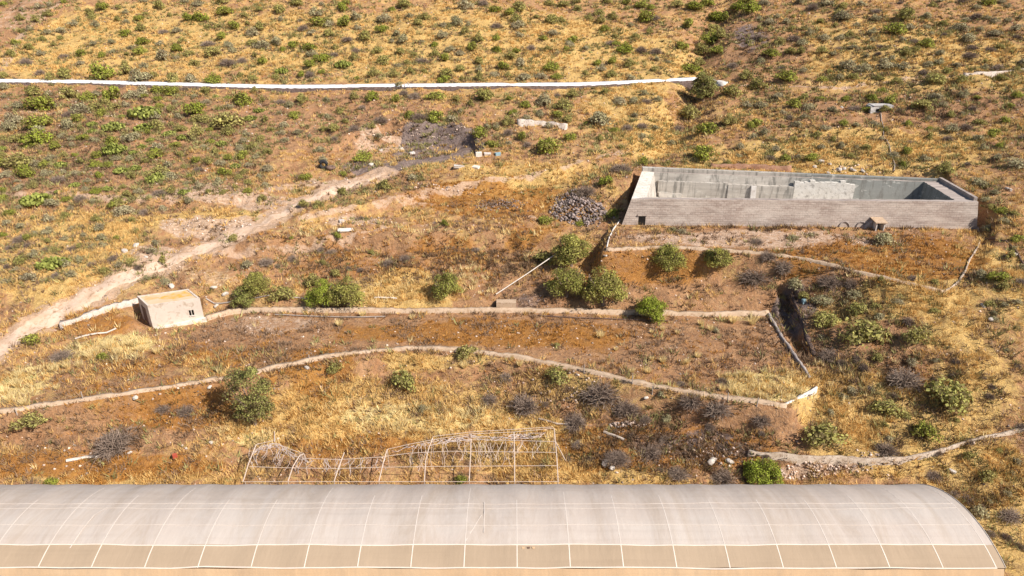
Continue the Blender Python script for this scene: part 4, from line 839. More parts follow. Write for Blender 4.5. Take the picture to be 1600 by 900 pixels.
def scat(n_, fn, ymax=168, pw=1.25, margin=.0):
    yv = 35.5 + (ymax - 35.5) * RNG.uniform(0, 1, n_) ** pw; xv = RNG.uniform(-1, 1, n_) * halfw(yv) * .95
    w = fn(xv, yv); k = (RNG.uniform(0, 1, n_) < w) & (sdist(xv, yv, TKo) < -.3) & (seg_dist(xv, yv, [(p[0], p[1]) for p in tw]) > 1.2) & ((xv > X1 + .5) | (yv > 36.4)) & (seg_dist(xv, yv, [(p[0], p[1]) for p in cp]) > 1.3)
    return xv[k], yv[k]
def patch(x, y_, s, seed): return sstep(.42, .62, fbm(x / s, y_ / s, seed, 3))
M_gr = foliage_mat('golden dry grass', (.72, .485, .19), (.72, .485, .19), None, .25)
M_st = foliage_mat('pale straw grass', (.82, .66, .34), (.82, .66, .34), None, .25)
M_wd = foliage_mat('rusty dry weeds', (.46, .225, .055), (.46, .225, .055), None, .15)
M_gy = foliage_mat('grey brown brush', (.27, .175, .11), (.27, .175, .11), None, .1)
M_ol = foliage_mat('olive ground scrub', (.30, .27, .11), (.30, .27, .11), None, .15)
xv, yv = scat(150000, lambda x, y_: np.clip((samp('gold', x, y_) - .15) * 1.3, 0, 1) * (.15 + .85 * patch(x, y_, 3.2, 60)) * (1 - .8 * samp('pale', x, y_)) * (1 - .7 * np.clip(samp('rust', x, y_), 0, 1)))
blades('golden_grass', xv, yv, RNG.uniform(.22, .6, len(xv)), .025 + .0010 * yv, .7, 11, M_gr, 1, .28)
xv, yv = scat(60000, lambda x, y_: np.clip(samp('straw', x, y_), 0, 1) * (.2 + .8 * patch(x, y_, 2.2, 61)) + .012 * patch(x, y_, 4, 66), 120)
blades('straw_grass', xv, yv, RNG.uniform(.3, .75, len(xv)), .025 + .0009 * yv, .6, 12, M_st, 2, .2)
xv, yv = scat(70000, lambda x, y_: np.clip(samp('rust', x, y_), 0, 1) * (.2 + .8 * patch(x, y_, 2.0, 62)) + .05 * patch(x, y_, 5, 67), 130)
blades('rusty_weeds', xv, yv, RNG.uniform(.13, .38, len(xv)), .03 + .001 * yv, .9, 11, M_wd, 3, .3)
xv, yv = scat(110000, lambda x, y_: (.14 + .4 * np.clip(samp('ash', x, y_), 0, 1) + .25 * (1 - samp('gold', x, y_))) * np.where(y_ > 85, .55, 1) * patch(x, y_, 3.5, 63) * (1 - .7 * samp('track', x, y_)))
blades('grey_brush', xv, yv, RNG.uniform(.18, .55, len(xv)), .04 + .0011 * yv, .9, 10, M_gy, 4, .34)
xv, yv = scat(110000, lambda x, y_: (.03 + .34 * (y_ > 74) * patch(x, y_, 6, 64)) * (.2 + .8 * patch(x, y_, 2, 65)) * (1 - .8 * samp('pale', x, y_)) * (1 - samp('track', x, y_)) * np.where((x > -10) & (y_ < 110) & (x < 10), .4, 1))
blades('low_olive_scrub', xv, yv, RNG.uniform(.25, .7, len(xv)), .06 + .0012 * yv, .8, 12, M_ol, 5, .38, (.6, 1.4))

# ------------------------------------------------------------------ plants
def quads_from(c, nrm, s, r):
    m = len(c); a = np.cross(nrm, r.normal(size=(m, 3))); a /= np.linalg.norm(a, axis=1)[:, None] + 1e-9; b = np.cross(nrm, a)
    s = np.asarray(s)[:, None]; asp = r.uniform(.45, .9, (m, 1))
    return np.stack([c - a * s, c - b * s * asp, c + a * s, c + b * s * asp], 1)
def crown_mesh(name, seed, mat, n_lobes, n_leaf, leaf, height, spread=.36, lobe_r=(.16, .28), jitter=.7, base=0.0, tint=(.6, 1.3), twig=0, twig_mat=None, gap=.0):
    r = np.random.default_rng(seed); L = []; Nn = []
    lob = []
    for k in range(n_lobes):
        a = r.uniform(0, 6.28); q = spread * math.sqrt(r.uniform(0, 1)); rr_ = r.uniform(*lobe_r); zc = base + (height - rr_ * .9 - base) * (r.uniform(.12 if height > 1.2 else .25, 1) * (1 - (q / spread) ** 2 * (.3 if height > 1.2 else .55)))
        lob.append((np.array([math.cos(a) * q, math.sin(a) * q, max(zc, rr_ * .35 + base)]), rr_, r.uniform(.82, 1.16)))
    per = n_leaf // n_lobes; T = []
    for c, rr_, tn in lob:
        d_ = r.normal(size=(per, 3)); d_[:, 2] = np.abs(d_[:, 2]) * 1.0 - .35 * np.linalg.norm(d_[:, :2], axis=1) * r.uniform(0, 1, per); d_ /= np.linalg.norm(d_, axis=1)[:, None]
        rad = rr_ * (1 - .45 * r.uniform(0, 1, per) ** 2.2 + .12 * r.normal(size=per)); L.append(c + d_ * rad[:, None] * np.array([1, 1, .9]))
        nn_ = d_ + jitter * r.normal(size=(per, 3)); Nn.append(nn_ / np.linalg.norm(nn_, axis=1)[:, None]); T.append(tn * r.uniform(*tint, per))
    L = np.concatenate(L); Nn = np.concatenate(Nn); T = np.concatenate(T); k = L[:, 2] > .01; L, Nn, T = L[k], Nn[k], T[k]
    Q = quads_from(L, Nn, leaf * r.uniform(.6, 1.3, len(L)), r); V = Q.reshape(-1, 3); F = np.arange(len(V)).reshape(-1, 4); tn = np.repeat(T, 4)
    if twig:   # woody stems reaching the lobes
        tv = []; 
        for c, rr_, _ in lob:
            for q in range(twig):
                e = c + r.normal(size=3) * rr_ * .6; e[2] = max(e[2], .05); b0 = np.array([r.normal() * .04, r.normal() * .04, 0]); s_ = np.cross(e - b0, r.normal(size=3)); s_ = s_ / (np.linalg.norm(s_) + 1e-9) * .012
                tv += [b0 - s_ * 1.8, b0 + s_ * 1.8, e + s_ * .5, e - s_ * .5]
        tv = np.array(tv); F = np.concatenate([F, np.arange(len(tv)).reshape(-1, 4) + len(V)]); V = np.concatenate([V, tv]); tn = np.concatenate([tn, np.full(len(tv), .62)])
    me = mesh_np(name, V, F, mat, tn); return me
def dead_mesh(name, seed, mat, nst, height):
    r = np.random.default_rng(seed); tv = []; tn = []
    for k in range(nst):
        a = r.uniform(0, 6.28); el = r.uniform(.15, 1.35); p = np.array([r.normal() * .05, r.normal() * .05, 0.0]); d_ = np.array([math.cos(a) * math.cos(el), math.sin(a) * math.cos(el), math.sin(el)]); w = .011; c = r.uniform(.6, 1.35)
        for q in range(4):
            L = r.uniform(.1, .2); e = p + d_ * L * np.array([1, 1, height * 1.5]); s_ = np.cross(d_, r.normal(size=3)); s_ = s_ / (np.linalg.norm(s_) + 1e-9) * w
            tv += [p - s_, p + s_, e + s_ * .7, e - s_ * .7]; tn += [c] * 4; p = e; w *= .75; d_ = d_ + r.normal(size=3) * .45; d_[2] -= .12; d_ /= np.linalg.norm(d_)
            if p[2] < .02: break
    return mesh_np(name, np.array(tv), np.arange(len(tv)).reshape(-1, 4), mat, np.array(tn))
def pear_mesh(name, seed, mat, n_):
    r = np.random.default_rng(seed); V = []; F = []; T = []
    for k in range(n_):
        a = r.uniform(0, 6.28); q = .48 * math.sqrt(r.uniform(0, 1)); lay = r.uniform(0, 1) * (1 - q * 1.3); c = np.array([math.cos(a) * q, math.sin(a) * q, .06 + .34 * max(lay, 0)])
        u = r.normal(size=3); u[2] = abs(u[2]) + .7; u /= np.linalg.norm(u); v = np.cross(u, r.normal(size=3)); v /= np.linalg.norm(v); w = np.cross(u, v); s = r.uniform(.036, .06); k0 = len(V); tn = r.uniform(.6, 1.3)
        ring = [(0, -1), (.62, -.45), (.7, .3), (.35, .92), (-.35, .92), (-.7, .3), (-.62, -.45)]
        for sgn in (1, -1):
            V += [c + v * x * s + u * y_ * s * 1.15 + w * .012 * sgn for x, y_ in ring]
        F += [tuple(k0 + i for i in range(7)), tuple(k0 + 7 + i for i in reversed(range(7)))]; T += [tn] * 14
    me = bpy.data.meshes.new(name); me.from_pydata([tuple(v) for v in V], [], F); me.update(); a = me.attributes.new('tint', 'FLOAT', 'POINT'); a.data.foreach_set('value', np.array(T, np.float32)); me.materials.append(mat); return me

MG = foliage_mat('bright green leaves', (.29, .33, .045), (.39, .40, .08), (.29, .23, .08))
MO = foliage_mat('olive leaves', (.37, .35, .105), (.46, .41, .14), (.32, .24, .11))
MS = foliage_mat('grey green leaves', (.40, .37, .20), (.48, .42, .26), (.34, .26, .17))
MD = foliage_mat('dead grey twigs', (.215, .155, .12), (.31, .235, .185), None, 0)
MC = foliage_mat('cactus pads', (.25, .27, .06), (.31, .32, .085), None, 0)
MT = foliage_mat('tree leaves', (.33, .33, .08), (.41, .38, .105), (.3, .23, .09))
MTd = foliage_mat('dark tree leaves', (.26, .265, .075), (.32, .31, .10), (.25, .18, .09))
MB_bark = simple_mat('grey bark', (.17, .12, .09), (.27, .2, .16), 3, bmp=.6, bd=.03)
PROTO = {
    'G': [crown_mesh('green_shrub', 100 + k, MG, 12, 1000, .042, .66, spread=.32, lobe_r=(.17, .27), jitter=.5, twig=2) for k in range(5)],
    'O': [crown_mesh('olive_shrub', 200 + k, MO, 13, 1000, .040, .62, spread=.34, lobe_r=(.15, .25), jitter=.6, twig=3) for k in range(5)],
    'S': [crown_mesh('grey_shrub', 300 + k, MS, 13, 1000, .037, .58, spread=.34, lobe_r=(.15, .25), jitter=.6, twig=3) for k in range(5)],
    'D': [dead_mesh('dead_shrub', 400 + k, MD, 620, .5) for k in range(4)],
    'C': [pear_mesh('prickly_pear', 500 + k, MC, 330) for k in range(3)]}
SH = """100,3,10,G;75,23,14,O;55,32,16,O;115,37,18,S;65,62,12,O;95,60,10,O;45,75,14,O;18,85,18,O;84,70,10,O;40,97,18,D;100,88,14,D;93,48,18,S;160,12,20,G;140,20,20,O;145,28,16,O;185,12,10,O;250,10,22,O;196,20,10,S;217,30,14,G;197,35,10,S;196,54,17,G;127,84,18,G;126,99,12,S;220,82,18,G;198,85,9,O;254,88,24,S;275,77,18,G;296,85,16,O;256,50,14,D;325,68,16,D;295,30,22,G;314,30,24,G;350,20,24,G;365,42,18,G;395,53,20,S;394,68,16,O;357,70,16,S;382,25,14,O;355,98,24,D;332,84,22,O;378,95,16,D;365,80,14,S;101,118,22,O;62,113,16,D;160,118,38,G;195,112,24,O;218,122,28,S;195,101,12,O;240,118,14,O;270,124,26,O;300,124,22,S;332,125,24,G;395,124,14,O;345,3,16,O
5,135,20,S;50,143,26,O;105,148,26,O;28,165,20,S;65,165,36,G;82,165,18,S;135,153,24,G;150,147,22,S;175,150,32,G;205,150,20,S;222,146,26,S;224,151,10,G;247,142,20,G;267,145,22,G;288,138,14,D;225,173,42,C;250,167,14,G;165,160,22,O;125,172,30,S;178,169,20,O;150,170,20,O;106,180,20,D;159,178,16,G;121,186,18,G;60,192,42,G;20,190,30,S;12,200,26,S;62,205,24,S;103,196,24,S;177,197,30,C;224,198,26,C;245,200,24,O;230,207,12,G;205,215,26,S;175,222,22,G;60,220,36,G;25,218,24,O;5,218,14,O;302,172,34,G;380,158,30,G;358,190,44,O;320,188,20,O;308,187,18,O;357,207,22,O;305,210,26,O;243,183,18,S
436,18,20,O;405,15,14,O;405,42,20,O;410,72,24,S;430,67,18,S;411,97,16,G;441,111,18,C;442,77,14,G;470,118,14,G;484,116,16,D;474,44,16,D;495,37,24,G;515,38,20,S;535,12,22,G;540,5,16,G;492,22,26,S;510,32,10,O;482,75,22,G;487,85,18,S;502,92,24,G;522,85,14,D;537,37,26,G;556,28,20,S;556,80,16,D;553,90,14,O;536,101,22,C;542,62,16,D;572,58,22,O;596,47,20,G;600,30,24,S;632,62,20,S;620,53,14,S;613,15,12,G;631,8,20,O;640,25,16,S;664,27,18,O;588,80,20,O;584,115,20,O;600,97,22,O;616,118,16,O;660,95,18,D;680,71,12,G;693,40,12,S;691,57,18,S;713,35,22,S;727,10,28,S;727,50,16,O;694,92,18,G;704,78,14,S;737,76,20,G;747,62,18,O;776,61,14,G;776,79,16,G;774,15,20,G;796,20,18,G;787,105,22,G;749,110,14,S;699,115,26,O;694,125,20,G;749,121,20,O;773,117,16,S;722,123,12,O;775,40,16,D;755,5,18,D
471,157,22,O;438,159,14,D;461,180,20,G;423,203,12,O;505,202,14,O;521,202,20,O;553,152,18,O;582,153,20,G;618,156,16,G;631,145,20,D;647,150,20,D;641,180,20,G;654,182,22,D;681,185,28,G;705,186,18,S;680,150,24,G;713,156,16,O;735,163,16,O;757,152,28,O;795,154,12,G;798,177,10,G;793,193,18,O;750,210,26,G;770,226,20,G;623,133,14,S
805,30,20,O;812,12,26,O;810,40,22,S;862,32,24,O;880,8,18,O;900,2,16,O;935,20,20,O;948,2,16,O;957,28,18,O;1003,8,20,G;1018,12,14,G;1010,30,26,G;1022,28,16,D;945,47,16,G;875,32,18,O;895,65,18,G;885,77,10,G;830,75,16,D;806,80,14,G;815,100,22,S;860,105,26,G;845,120,20,S;818,120,24,S;890,70,14,S;962,68,12,G;955,68,14,D;975,79,24,G;1002,79,18,D;1025,80,18,D;958,95,18,G;985,100,20,O;933,100,14,G;940,108,18,S;1024,108,12,O
1075,40,24,G;1085,12,24,G;1105,5,22,G;1120,28,26,G;1130,30,20,G;1115,45,20,O;1155,12,22,G;1175,15,26,G;1165,2,26,G;1066,73,18,G;1100,80,34,O;1120,78,24,G;1078,108,30,G;1092,100,20,O;1145,102,20,D;1165,120,22,O;1185,135,26,O;1145,145,30,O;1080,140,18,D;1110,62,26,G;1128,55,18,O
945,143,16,O;968,158,24,S;940,187,36,S;960,204,16,G;980,200,20,D;850,160,28,S;820,165,18,G;880,165,30,O;870,180,18,G;822,185,14,S;803,175,10,G;815,215,18,G;890,215,24,G;858,230,44,G;915,193,8,G;1075,178,36,O;1060,200,18,D;1105,203,30,G;1140,190,24,O;1180,195,24,G;1188,165,20,S;1195,207,20,S
1205,85,22,G;1228,122,24,G;1284,125,18,G;1317,27,24,S;1312,20,18,O;1253,67,18,S;1240,60,20,D;1290,60,20,S;1318,10,18,O;1290,5,20,S;1398,47,30,G;1447,70,20,G;1415,25,30,O;1368,30,16,S;1545,5,22,G;1500,45,22,S;1555,52,20,S;1510,62,22,S;1325,102,28,S;1350,108,20,S;1383,105,24,S;1410,105,22,S;1450,102,16,S;1462,125,30,O;1400,128,16,O;1503,125,20,O;1515,88,18,D;1560,105,20,D;1240,163,24,G;1282,154,14,G;1262,168,18,S;1362,153,18,G;1392,158,22,G;1377,142,14,G;1355,172,16,G;1463,150,22,S;1505,150,20,S;1440,165,30,O;1420,195,14,G;1487,200,26,S;1553,210,20,G;1590,150,16,G;1565,122,18,O;1290,200,16,S;1245,195,20,S
45,228,18,G;85,230,20,G;178,232,36,C;245,230,22,S;243,243,24,G;282,242,14,O;380,245,20,G;10,256,20,G;30,255,36,O;55,257,20,S;70,258,16,G;35,270,26,G;45,273,20,G;188,265,20,C;205,275,16,O;245,270,28,O;245,278,26,C;265,275,24,S;180,248,14,S;155,275,16,G;352,270,22,G;340,285,20,S;310,265,14,D;90,280,20,D;55,310,40,C;80,318,22,S;105,313,14,G;5,312,14,G;125,310,18,D;182,315,24,O;175,322,16,G;190,330,30,S;225,332,16,D;16,333,18,G;10,348,20,S;150,343,14,O;75,343,18,S;155,355,20,S;30,374,18,D;5,367,12,G;42,372,14,G;75,376,10,O;100,373,12,S;182,373,10,G;110,388,14,D;35,406,24,O;80,410,38,C;100,412,18,S;125,405,16,S;46,433,24,S;8,440,16,S;243,379,16,S;295,315,18,S;365,373,14,O;385,415,20,S;215,418,14,D
417,265,22,S;505,250,18,S;478,277,18,G;565,246,26,G;535,272,12,G;498,320,20,O;535,300,18,O;600,290,22,O;643,280,18,S;475,320,16,O;410,310,16,O;564,340,10,D;694,350,14,G;528,372,14,G;455,372,9,G;457,405,16,D;415,410,20,D;580,395,10,O
947,286,20,G;958,335,18,G;852,346,20,G;905,350,12,G;1005,255,18,G;1045,255,14,O;1100,243,30,G;1052,358,12,S;1066,362,14,S;1183,377,16,D;853,405,30,O;1180,430,44,D;438,465,38,O;490,440,30,O;1225,420,34,D;1200,402,26,D;970,262,30,D;915,300,34,D
1268,247,22,G;1418,238,16,G;1410,257,12,G;1475,272,28,O;1530,285,24,S;1565,330,18,G;1545,355,20,S;1590,255,30,S;1560,245,18,S;1560,435,26,G;1535,430,18,S;1590,375,20,G;1378,373,40,S;1267,366,10,S;1240,372,14,S
1350,522,72,O;1290,500,44,O;1435,527,40,O;1297,554,32,D;1415,592,50,D;1480,622,64,O;1390,640,46,O;1445,680,42,G;1290,682,56,O;1385,705,32,D;1460,742,26,D;1255,465,18,O;1285,470,30,S;1340,485,30,O;1530,802,32,S;1580,805,32,D;1545,745,30,O;1590,722,14,S;1335,460,24,S;1245,445,26,S;1300,440,30,D;1330,445,24,D
630,597,46,O;730,551,34,O;48,668,44,O;940,614,56,D;868,588,40,O;1120,645,44,D;820,634,44,D;47,533,24,G;160,560,16,G;95,557,26,D;525,580,26,O;178,692,56,D;80,755,20,G;720,752,18,G;965,715,40,D;1015,705,36,D;1130,745,32,D;1080,632,34,D;790,590,24,D;660,640,20,S;1190,660,28,D;870,540,10,O;1118,517,16,S;980,640,40,D;290,640,30,D;255,640,24,D;765,625,26,D;900,660,34,D;1060,740,30,D"""
items = []
for line in SH.split('\n'):
    for it in line.split(';'):
        a, b, w, k = it.split(','); items.append((float(a), float(b), float(w), k))
# fill in the small shrubs between them
rf = random.Random(17); tried = 0; extra = []
REG = [(0, 0, 1060, 124, 95, 'OOSSSG'), (1180, 0, 1600, 125, 80, 'SSODOS'), (0, 142, 420, 300, 105, 'SSOCGO'), (420, 145, 1050, 235, 40, 'OSSD'), (1130, 145, 1600, 258, 56, 'SSOSGD'), (0, 300, 260, 440, 40, 'SSDO'), (1530, 290, 1600, 480, 12, 'SSO'), (1280, 430, 1600, 720, 44, 'SODD'), (1490, 740, 1600, 880, 14, 'SDD'), (830, 590, 1200, 740, 24, 'DDS'), (400, 390, 780, 430, 10, 'DDO')]
for x0, y0, x1, y1, c, ks in REG:
    k = 0; tr = 0
    while k < c and tr < 3000:
        tr += 1; a = rf.uniform(x0, x1); b = y0 + (y1 - y0) * rf.random()
        if all(math.hypot(a - i[0], (b - i[1]) * 1.5) > (i[2] * .5 + 9) for i in items + extra) and not (600 < a < 760 and 195 < b < 262): extra.append((a, b, rf.uniform(9, 18), rf.choice(ks))); k += 1
items += extra
SIZE = lambda w: 'tiny' if w < 12.5 else 'small' if w < 19 else 'medium' if w < 29 else 'large'
WORD = {'G': ('green', 'green_shrub', 'shrub'), 'O': ('olive', 'olive_shrub', 'shrub'), 'S': ('grey-green', 'grey_shrub', 'shrub'), 'D': ('leafless grey', 'dead_shrub', 'shrub'), 'C': ('yellow-green', 'prickly_pear', 'prickly pear')}
GRP = {'G': 'bright green shrubs on the hillside', 'O': 'olive shrubs on the hillside', 'S': 'grey-green shrubs on the hillside', 'D': 'dead twiggy shrubs on the hillside', 'C': 'prickly pear clumps on the left slope'}
def band(px, py):
    c = ['at far left', 'on the left', 'left of centre', 'centre left half', 'centre right half', 'right of centre', 'on the right', 'at far right'][min(7, max(0, int(px // 200)))]
    if py < 42: b = 'along the top edge'
    elif py < 88: b = 'on the upper slope'
    elif py < 131: b = 'just above the white channel' if px < 1110 else 'above the blockhouse'
    elif py < 172: b = 'just below the white channel' if px < 1110 else 'level with the blockhouse'
    elif py < 240: b = 'well below the white channel' if px < 950 else 'behind the reservoir'
    elif py < 330: b = 'above the dirt track' if px < 400 else 'around the burnt hollow' if px < 950 else 'beside the reservoir'
    elif py < 470: b = 'beside the dirt track' if px < 400 else 'behind the middle field' if px < 940 else 'around the reservoir terrace'
    elif py < 640: b = 'around the middle field' if px < 1230 else 'beyond the ditch'
    else: b = 'behind the greenhouse'
    return b, c
ORD = ['first', 'second', 'third', 'fourth', 'fifth', 'sixth', 'seventh', 'eighth', 'ninth', 'tenth', 'eleventh', 'twelfth', 'thirteenth', 'fourteenth', 'fifteenth', 'sixteenth', 'seventeenth', 'eighteenth', 'nineteenth', 'twentieth']
grp = {}
for it in items: grp.setdefault((it[3], SIZE(it[2]), *band(it[0], it[1])), []).append(it)
LAB = {}
for key, L in grp.items():
    L.sort(); k, sz, b, c = key; cw, _, nw = WORD[k]
    for i, it in enumerate(L):
        s = f'{sz} {cw} {nw} {b}, {c}'
        if len(L) > 1: s += f', {ORD[min(i, 19)]} from left' if i < len(L) - 1 or len(L) > 2 else ', right of two'
        if len(L) == 2 and i == 0: s = f'{sz} {cw} {nw} {b}, {c}, left of two'
        LAB[it] = s
rs = random.Random(23); FEET = []
for it in items:
    a, b, w, k = it; base = hit(a, min(b + w * .22, 899)); W_ = 1.15 * w / ppm(base)
    base = base + np.array([0, W_ * .1, 0]); base[2] = float(H(base[0], base[1]))
    me = rs.choice(PROTO[k]); o = obj(WORD[k][1], me, None, LAB[it], 'cactus' if k == 'C' else 'shrub', GRP[k], None, (base[0], base[1], base[2] - .03 * W_))
    hz = rs.uniform(.85, 1.25) * (1.0 if w < 30 else .95); o.scale = (W_ * rs.uniform(.85, 1.3), W_ * rs.uniform(.75, 1.1), W_ * hz); FEET.append((base[0], base[1], W_)); o.rotation_euler = (0, 0, rs.uniform(0, 6.28))

M_dk = foliage_mat('dark brown scrub', (.155, .098, .058), (.155, .098, .058), None, .05)
xv, yv = scat(120000, lambda x, y_: np.clip(samp('scrub', x, y_), 0, 1) * (.1 + .9 * patch(x, y_, 1.8, 68)), 165)
blades('dark_scrub', xv, yv, RNG.uniform(.18, .6, len(xv)), .03 + .001 * yv, .9, 11, M_dk, 35, .36, (.6, 1.5))
fx, fy_ = [], []
for x, y_, W_ in FEET:
    m_ = int(5 + 5 * W_); a_ = RNG.uniform(0, 6.28, m_); q = W_ * RNG.uniform(.35, .95, m_); fx.append(x + np.cos(a_) * q * 1.25); fy_.append(y_ + np.sin(a_) * q)
fx, fy_ = np.concatenate(fx), np.concatenate(fy_); k_ = sdist(fx, fy_, TKo) < -.3; fx, fy_ = fx[k_], fy_[k_]
h_ = len(fx) // 2; sel = RNG.permutation(len(fx))
blades('shrub_litter', fx[sel[:h_]], fy_[sel[:h_]], RNG.uniform(.2, .6, h_), .05 + .001 * fy_[sel[:h_]], .9, 10, M_gy, 31, .36)
blades('shrub_undergrowth', fx[sel[h_:]], fy_[sel[h_:]], RNG.uniform(.2, .65, len(fx) - h_), .05 + .001 * fy_[sel[h_:]], .8, 11, M_ol, 32, .36, (.6, 1.4))
wl = []
for P in (fw, fb, fr, pf, pr, [tuple(hit(a, b)[:2]) for a, b in [(1168, 712), (1260, 722), (1360, 726), (1450, 714), (1550, 682)]], [(50.6, 69.4), (12.4, 70.3)]):
    P = np.array(P); L = np.concatenate([[0], np.cumsum(np.hypot(*np.diff(P, axis=0).T))]); q = RNG.uniform(0, L[-1], int(L[-1] * 3.2)); q = q[fbm(q / 2.5, q * 0, 12, 2) > .47]
    wl.append(np.stack([np.interp(q, L, P[:, 0]) + RNG.normal(0, .15, len(q)), np.interp(q, L, P[:, 1]) - RNG.uniform(.1, .55, len(q))], -1))
wl = np.concatenate(wl); sel = RNG.permutation(len(wl)); h_ = len(wl) // 2
blades('wall_foot_weeds', wl[sel[:h_], 0], wl[sel[:h_], 1], RNG.uniform(.25, .7, h_), np.full(h_, .08), .7, 12, M_gr, 33, .2)
blades('wall_foot_brush', wl[sel[h_:], 0], wl[sel[h_:], 1], RNG.uniform(.25, .7, len(wl) - h_), np.full(len(wl) - h_, .08), .7, 12, M_gy, 34, .25)

# trees: trunk with limbs, crown of leaves
def tree(px, py, w, h, mat, label, seed, lob=16, leafn=4200, name='tree', droop=False):
    base = hit(px, py + h * .42); k = ppm(base); W_, Hh = w / k * 1.12, h / k * 1.0
    root = empty(name, base, label, 'tree', 'round trees on the terraces'); r = random.Random(seed)
    me = crown_mesh('crown', seed, mat, lob, leafn, .019 if w > 40 else .025, Hh / W_, spread=.37, lobe_r=(.10, .21), base=.02, jitter=.65, tint=(.6, 1.35))
    c = obj('crown', me, root); c.scale = (W_, W_, W_)
    mb = MB(); th = Hh * .35; p0 = np.array([0, 0, -.15]); mb.tube([p0, p0 + (r.uniform(-.1, .1), 0, th * .5), p0 + (r.uniform(-.15, .15), r.uniform(-.1, .1), th)], .05 * W_, 7, .035 * W_)
    for q in range(7):
        a = r.uniform(0, 6.28); mb.tube([(0, 0, th * .3), (math.cos(a) * W_ * .16, math.sin(a) * W_ * .16, th * 1.0), (math.cos(a) * W_ * .33, math.sin(a) * W_ * .33, Hh * r.uniform(.5, .8))], .028 * W_, 5, .008 * W_)
    o = obj('trunk', mb.mesh('trunk', MB_bark), root); return root
MTb = foliage_mat('fresh green tree leaves', (.30, .35, .045), (.33, .38, .055), (.26, .24, .06))
for a in [(893, 390, 58, 62, MT, 'round olive-green tree above its twin, where the slanting white pipe ends', 1), (885, 438, 58, 60, MT, 'round olive-green tree below its twin, right of the slanting white pipe', 2), (942, 447, 66, 66, MT, 'broad round dark green tree right of the two stacked ones', 3),
          (1045, 400, 48, 44, MT, 'round green tree against the left part of the reservoir terrace wall', 4), (1120, 400, 40, 38, MT, 'smaller round green tree right of the one at the reservoir terrace wall', 5), (1016, 480, 48, 42, MTb, 'bright green tree overhanging the back wall of the middle field', 6),
          (505, 456, 46, 52, MTb, 'bright green tree, left half of the broad clump behind the field', 7), (545, 456, 54, 54, MT, 'yellowish green tree, right half of the broad clump behind the field', 8), (403, 441, 42, 42, MT, 'olive tree right of the hut, upper one of the pair', 9), (384, 463, 38, 36, MTd, 'dark low tree right of the hut, lower one of the pair', 10),
          (697, 444, 50, 42, MT, 'lone rounded olive tree in golden grass behind the middle field', 11), (398, 612, 66, 118, MTd, 'largest dark green tree overlapping the front wall of the middle field', 12), (1190, 735, 58, 46, MTb, 'vivid green bushy tree at the back edge of the greenhouse', 13), (1098, 138, 38, 48, MTd, 'dark olive tree in the ravine where the white channel ends', 14)]:
    tree(*a, lob=48 if a[2] > 70 else 34, leafn=14000 if a[2] > 70 else 9000)

# individual tussocks of straw grass on the fields
def tussock_mesh(seed):
    r = np.random.default_rng(seed); m = 130; a = r.uniform(0, 6.28, m); rad = .14 * np.sqrt(r.uniform(0, 1, m)); h = r.uniform(.45, .8, m); ln = r.uniform(.1, .48, m); o_ = r.uniform(0, 6.28, m); w = .022
    b = np.stack([np.cos(a) * rad, np.sin(a) * rad, 0 * a], -1); s_ = np.stack([np.cos(o_) * w, np.sin(o_) * w, 0 * a], -1); t_ = b + np.stack([np.cos(a) * ln, np.sin(a) * ln, h], -1)
    return mesh_np('grass_tussock', np.stack([b - s_, b + s_, t_], 1).reshape(-1, 3), np.arange(m * 3).reshape(-1, 3), M_st, np.repeat(r.uniform(.75, 1.2, m), 3))
TM = [tussock_mesh(k) for k in range(3)]
TU = [(938, 523, 15), (987, 579, 12), (1012, 579, 13), (1018, 560, 10), (1035, 562, 15), (1073, 565, 11), (1090, 555, 13), (1095, 504, 13), (1058, 519, 10), (1035, 513, 11), (1018, 518, 9), (962, 545, 9), (1110, 513, 14), (1138, 586, 14), (1156, 584, 11), (1168, 586, 12), (1128, 606, 15), (1142, 609, 12), (1155, 612, 12), (1180, 604, 15), (1196, 607, 14), (1170, 616, 12), (1190, 618, 13), (86, 575, 18), (106, 570, 16), (125, 569, 15), (90, 605, 12), (170, 540, 18), (150, 548, 18), (185, 550, 16), (205, 536, 16), (223, 545, 14), (140, 555, 14), (28, 598, 20), (8, 610, 20), (16, 622, 18), (38, 628, 16), (30, 585, 14), (245, 548, 14), (530, 505, 14), (566, 490, 14), (644, 495, 12), (1145, 500, 16), (1175, 502, 18), (812, 568, 14), (725, 570, 16), (1290, 405, 9)]
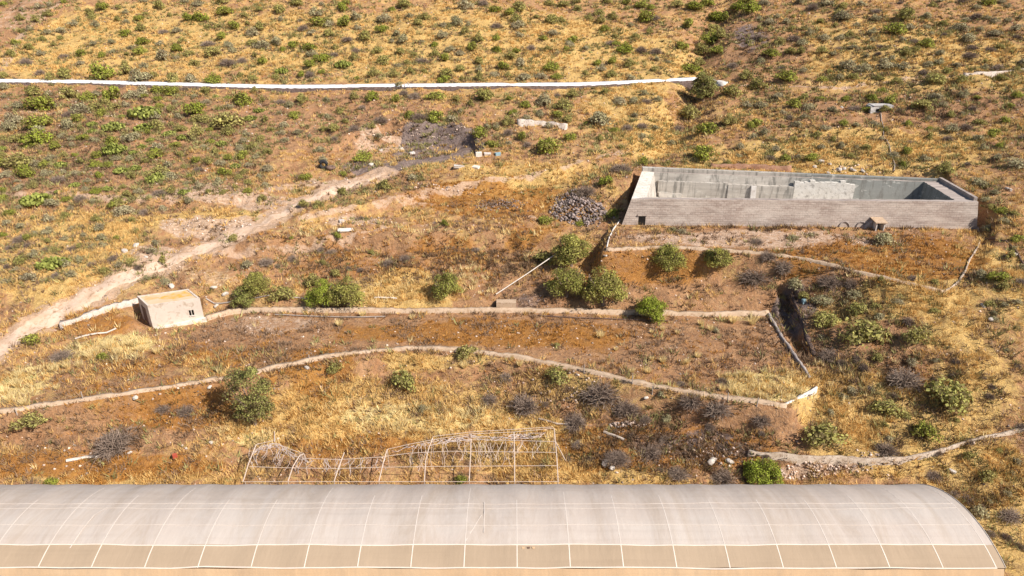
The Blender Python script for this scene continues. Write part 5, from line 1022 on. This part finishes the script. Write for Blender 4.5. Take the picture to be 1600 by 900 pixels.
def tband(px, py):
    b = 'on the left end of the middle field' if px < 270 else 'on the back strip of the middle field' if py < 530 else 'in the middle of the right field half' if py < 572 and px > 930 else 'along the front wall of the middle field'
    return b
tg = {}
for it in TU: tg.setdefault(tband(it[0], it[1]), []).append(it)
for b_, L in tg.items():
    L.sort()
    for i, (a, b, w) in enumerate(L):
        p = hit(a, b + w * .3); W_ = w / ppm(p); row = ORD[min(i, 19)]
        o = obj('grass_tussock', TM[i % 3], None, f'pale straw grass tussock {b_}, {row} from the left', 'grass tussock', 'pale grass tussocks on the middle field', None, p); o.scale = (W_ * 1.1, W_ * 1.1, W_ * 1.15); o.rotation_euler.z = i * 1.7

# ------------------------------------------------------------------ light
EL, AZ = math.radians(43), math.radians(122)     # azimuth from the view direction (+Y) towards the right
w_ = bpy.data.worlds.new('World'); S.world = w_; w_.use_nodes = True; nt = w_.node_tree
for x in list(nt.nodes): nt.nodes.remove(x)
sky = nt.nodes.new('ShaderNodeTexSky'); sky.sky_type = 'NISHITA'; sky.sun_disc = False; sky.sun_elevation = EL; sky.sun_rotation = AZ; sky.air_density = 1.0; sky.dust_density = 1.2
bg = nt.nodes.new('ShaderNodeBackground'); bg.inputs[1].default_value = .075; ou = nt.nodes.new('ShaderNodeOutputWorld'); nt.links.new(sky.outputs[0], bg.inputs[0]); nt.links.new(bg.outputs[0], ou.inputs[0])
sd_ = np.array([math.cos(EL) * math.sin(AZ), math.cos(EL) * math.cos(AZ), math.sin(EL)])
from mathutils import Vector
l = bpy.data.lights.new('sun', 'SUN'); l.energy = 4.9; l.angle = math.radians(.53); l.color = (1, .935, .84); lo = bpy.data.objects.new('sun', l); COL.objects.link(lo)
lo.rotation_euler = Vector(-sd_).to_track_quat('-Z', 'Y').to_euler(); lo.location = (60, 0, 80)
S.view_settings.view_transform = 'Standard'; S.view_settings.look = 'None'; S.view_settings.exposure = 0.47; S.view_settings.gamma = 1.0
S.cycles.max_bounces = 5; S.cycles.transparent_max_bounces = 6
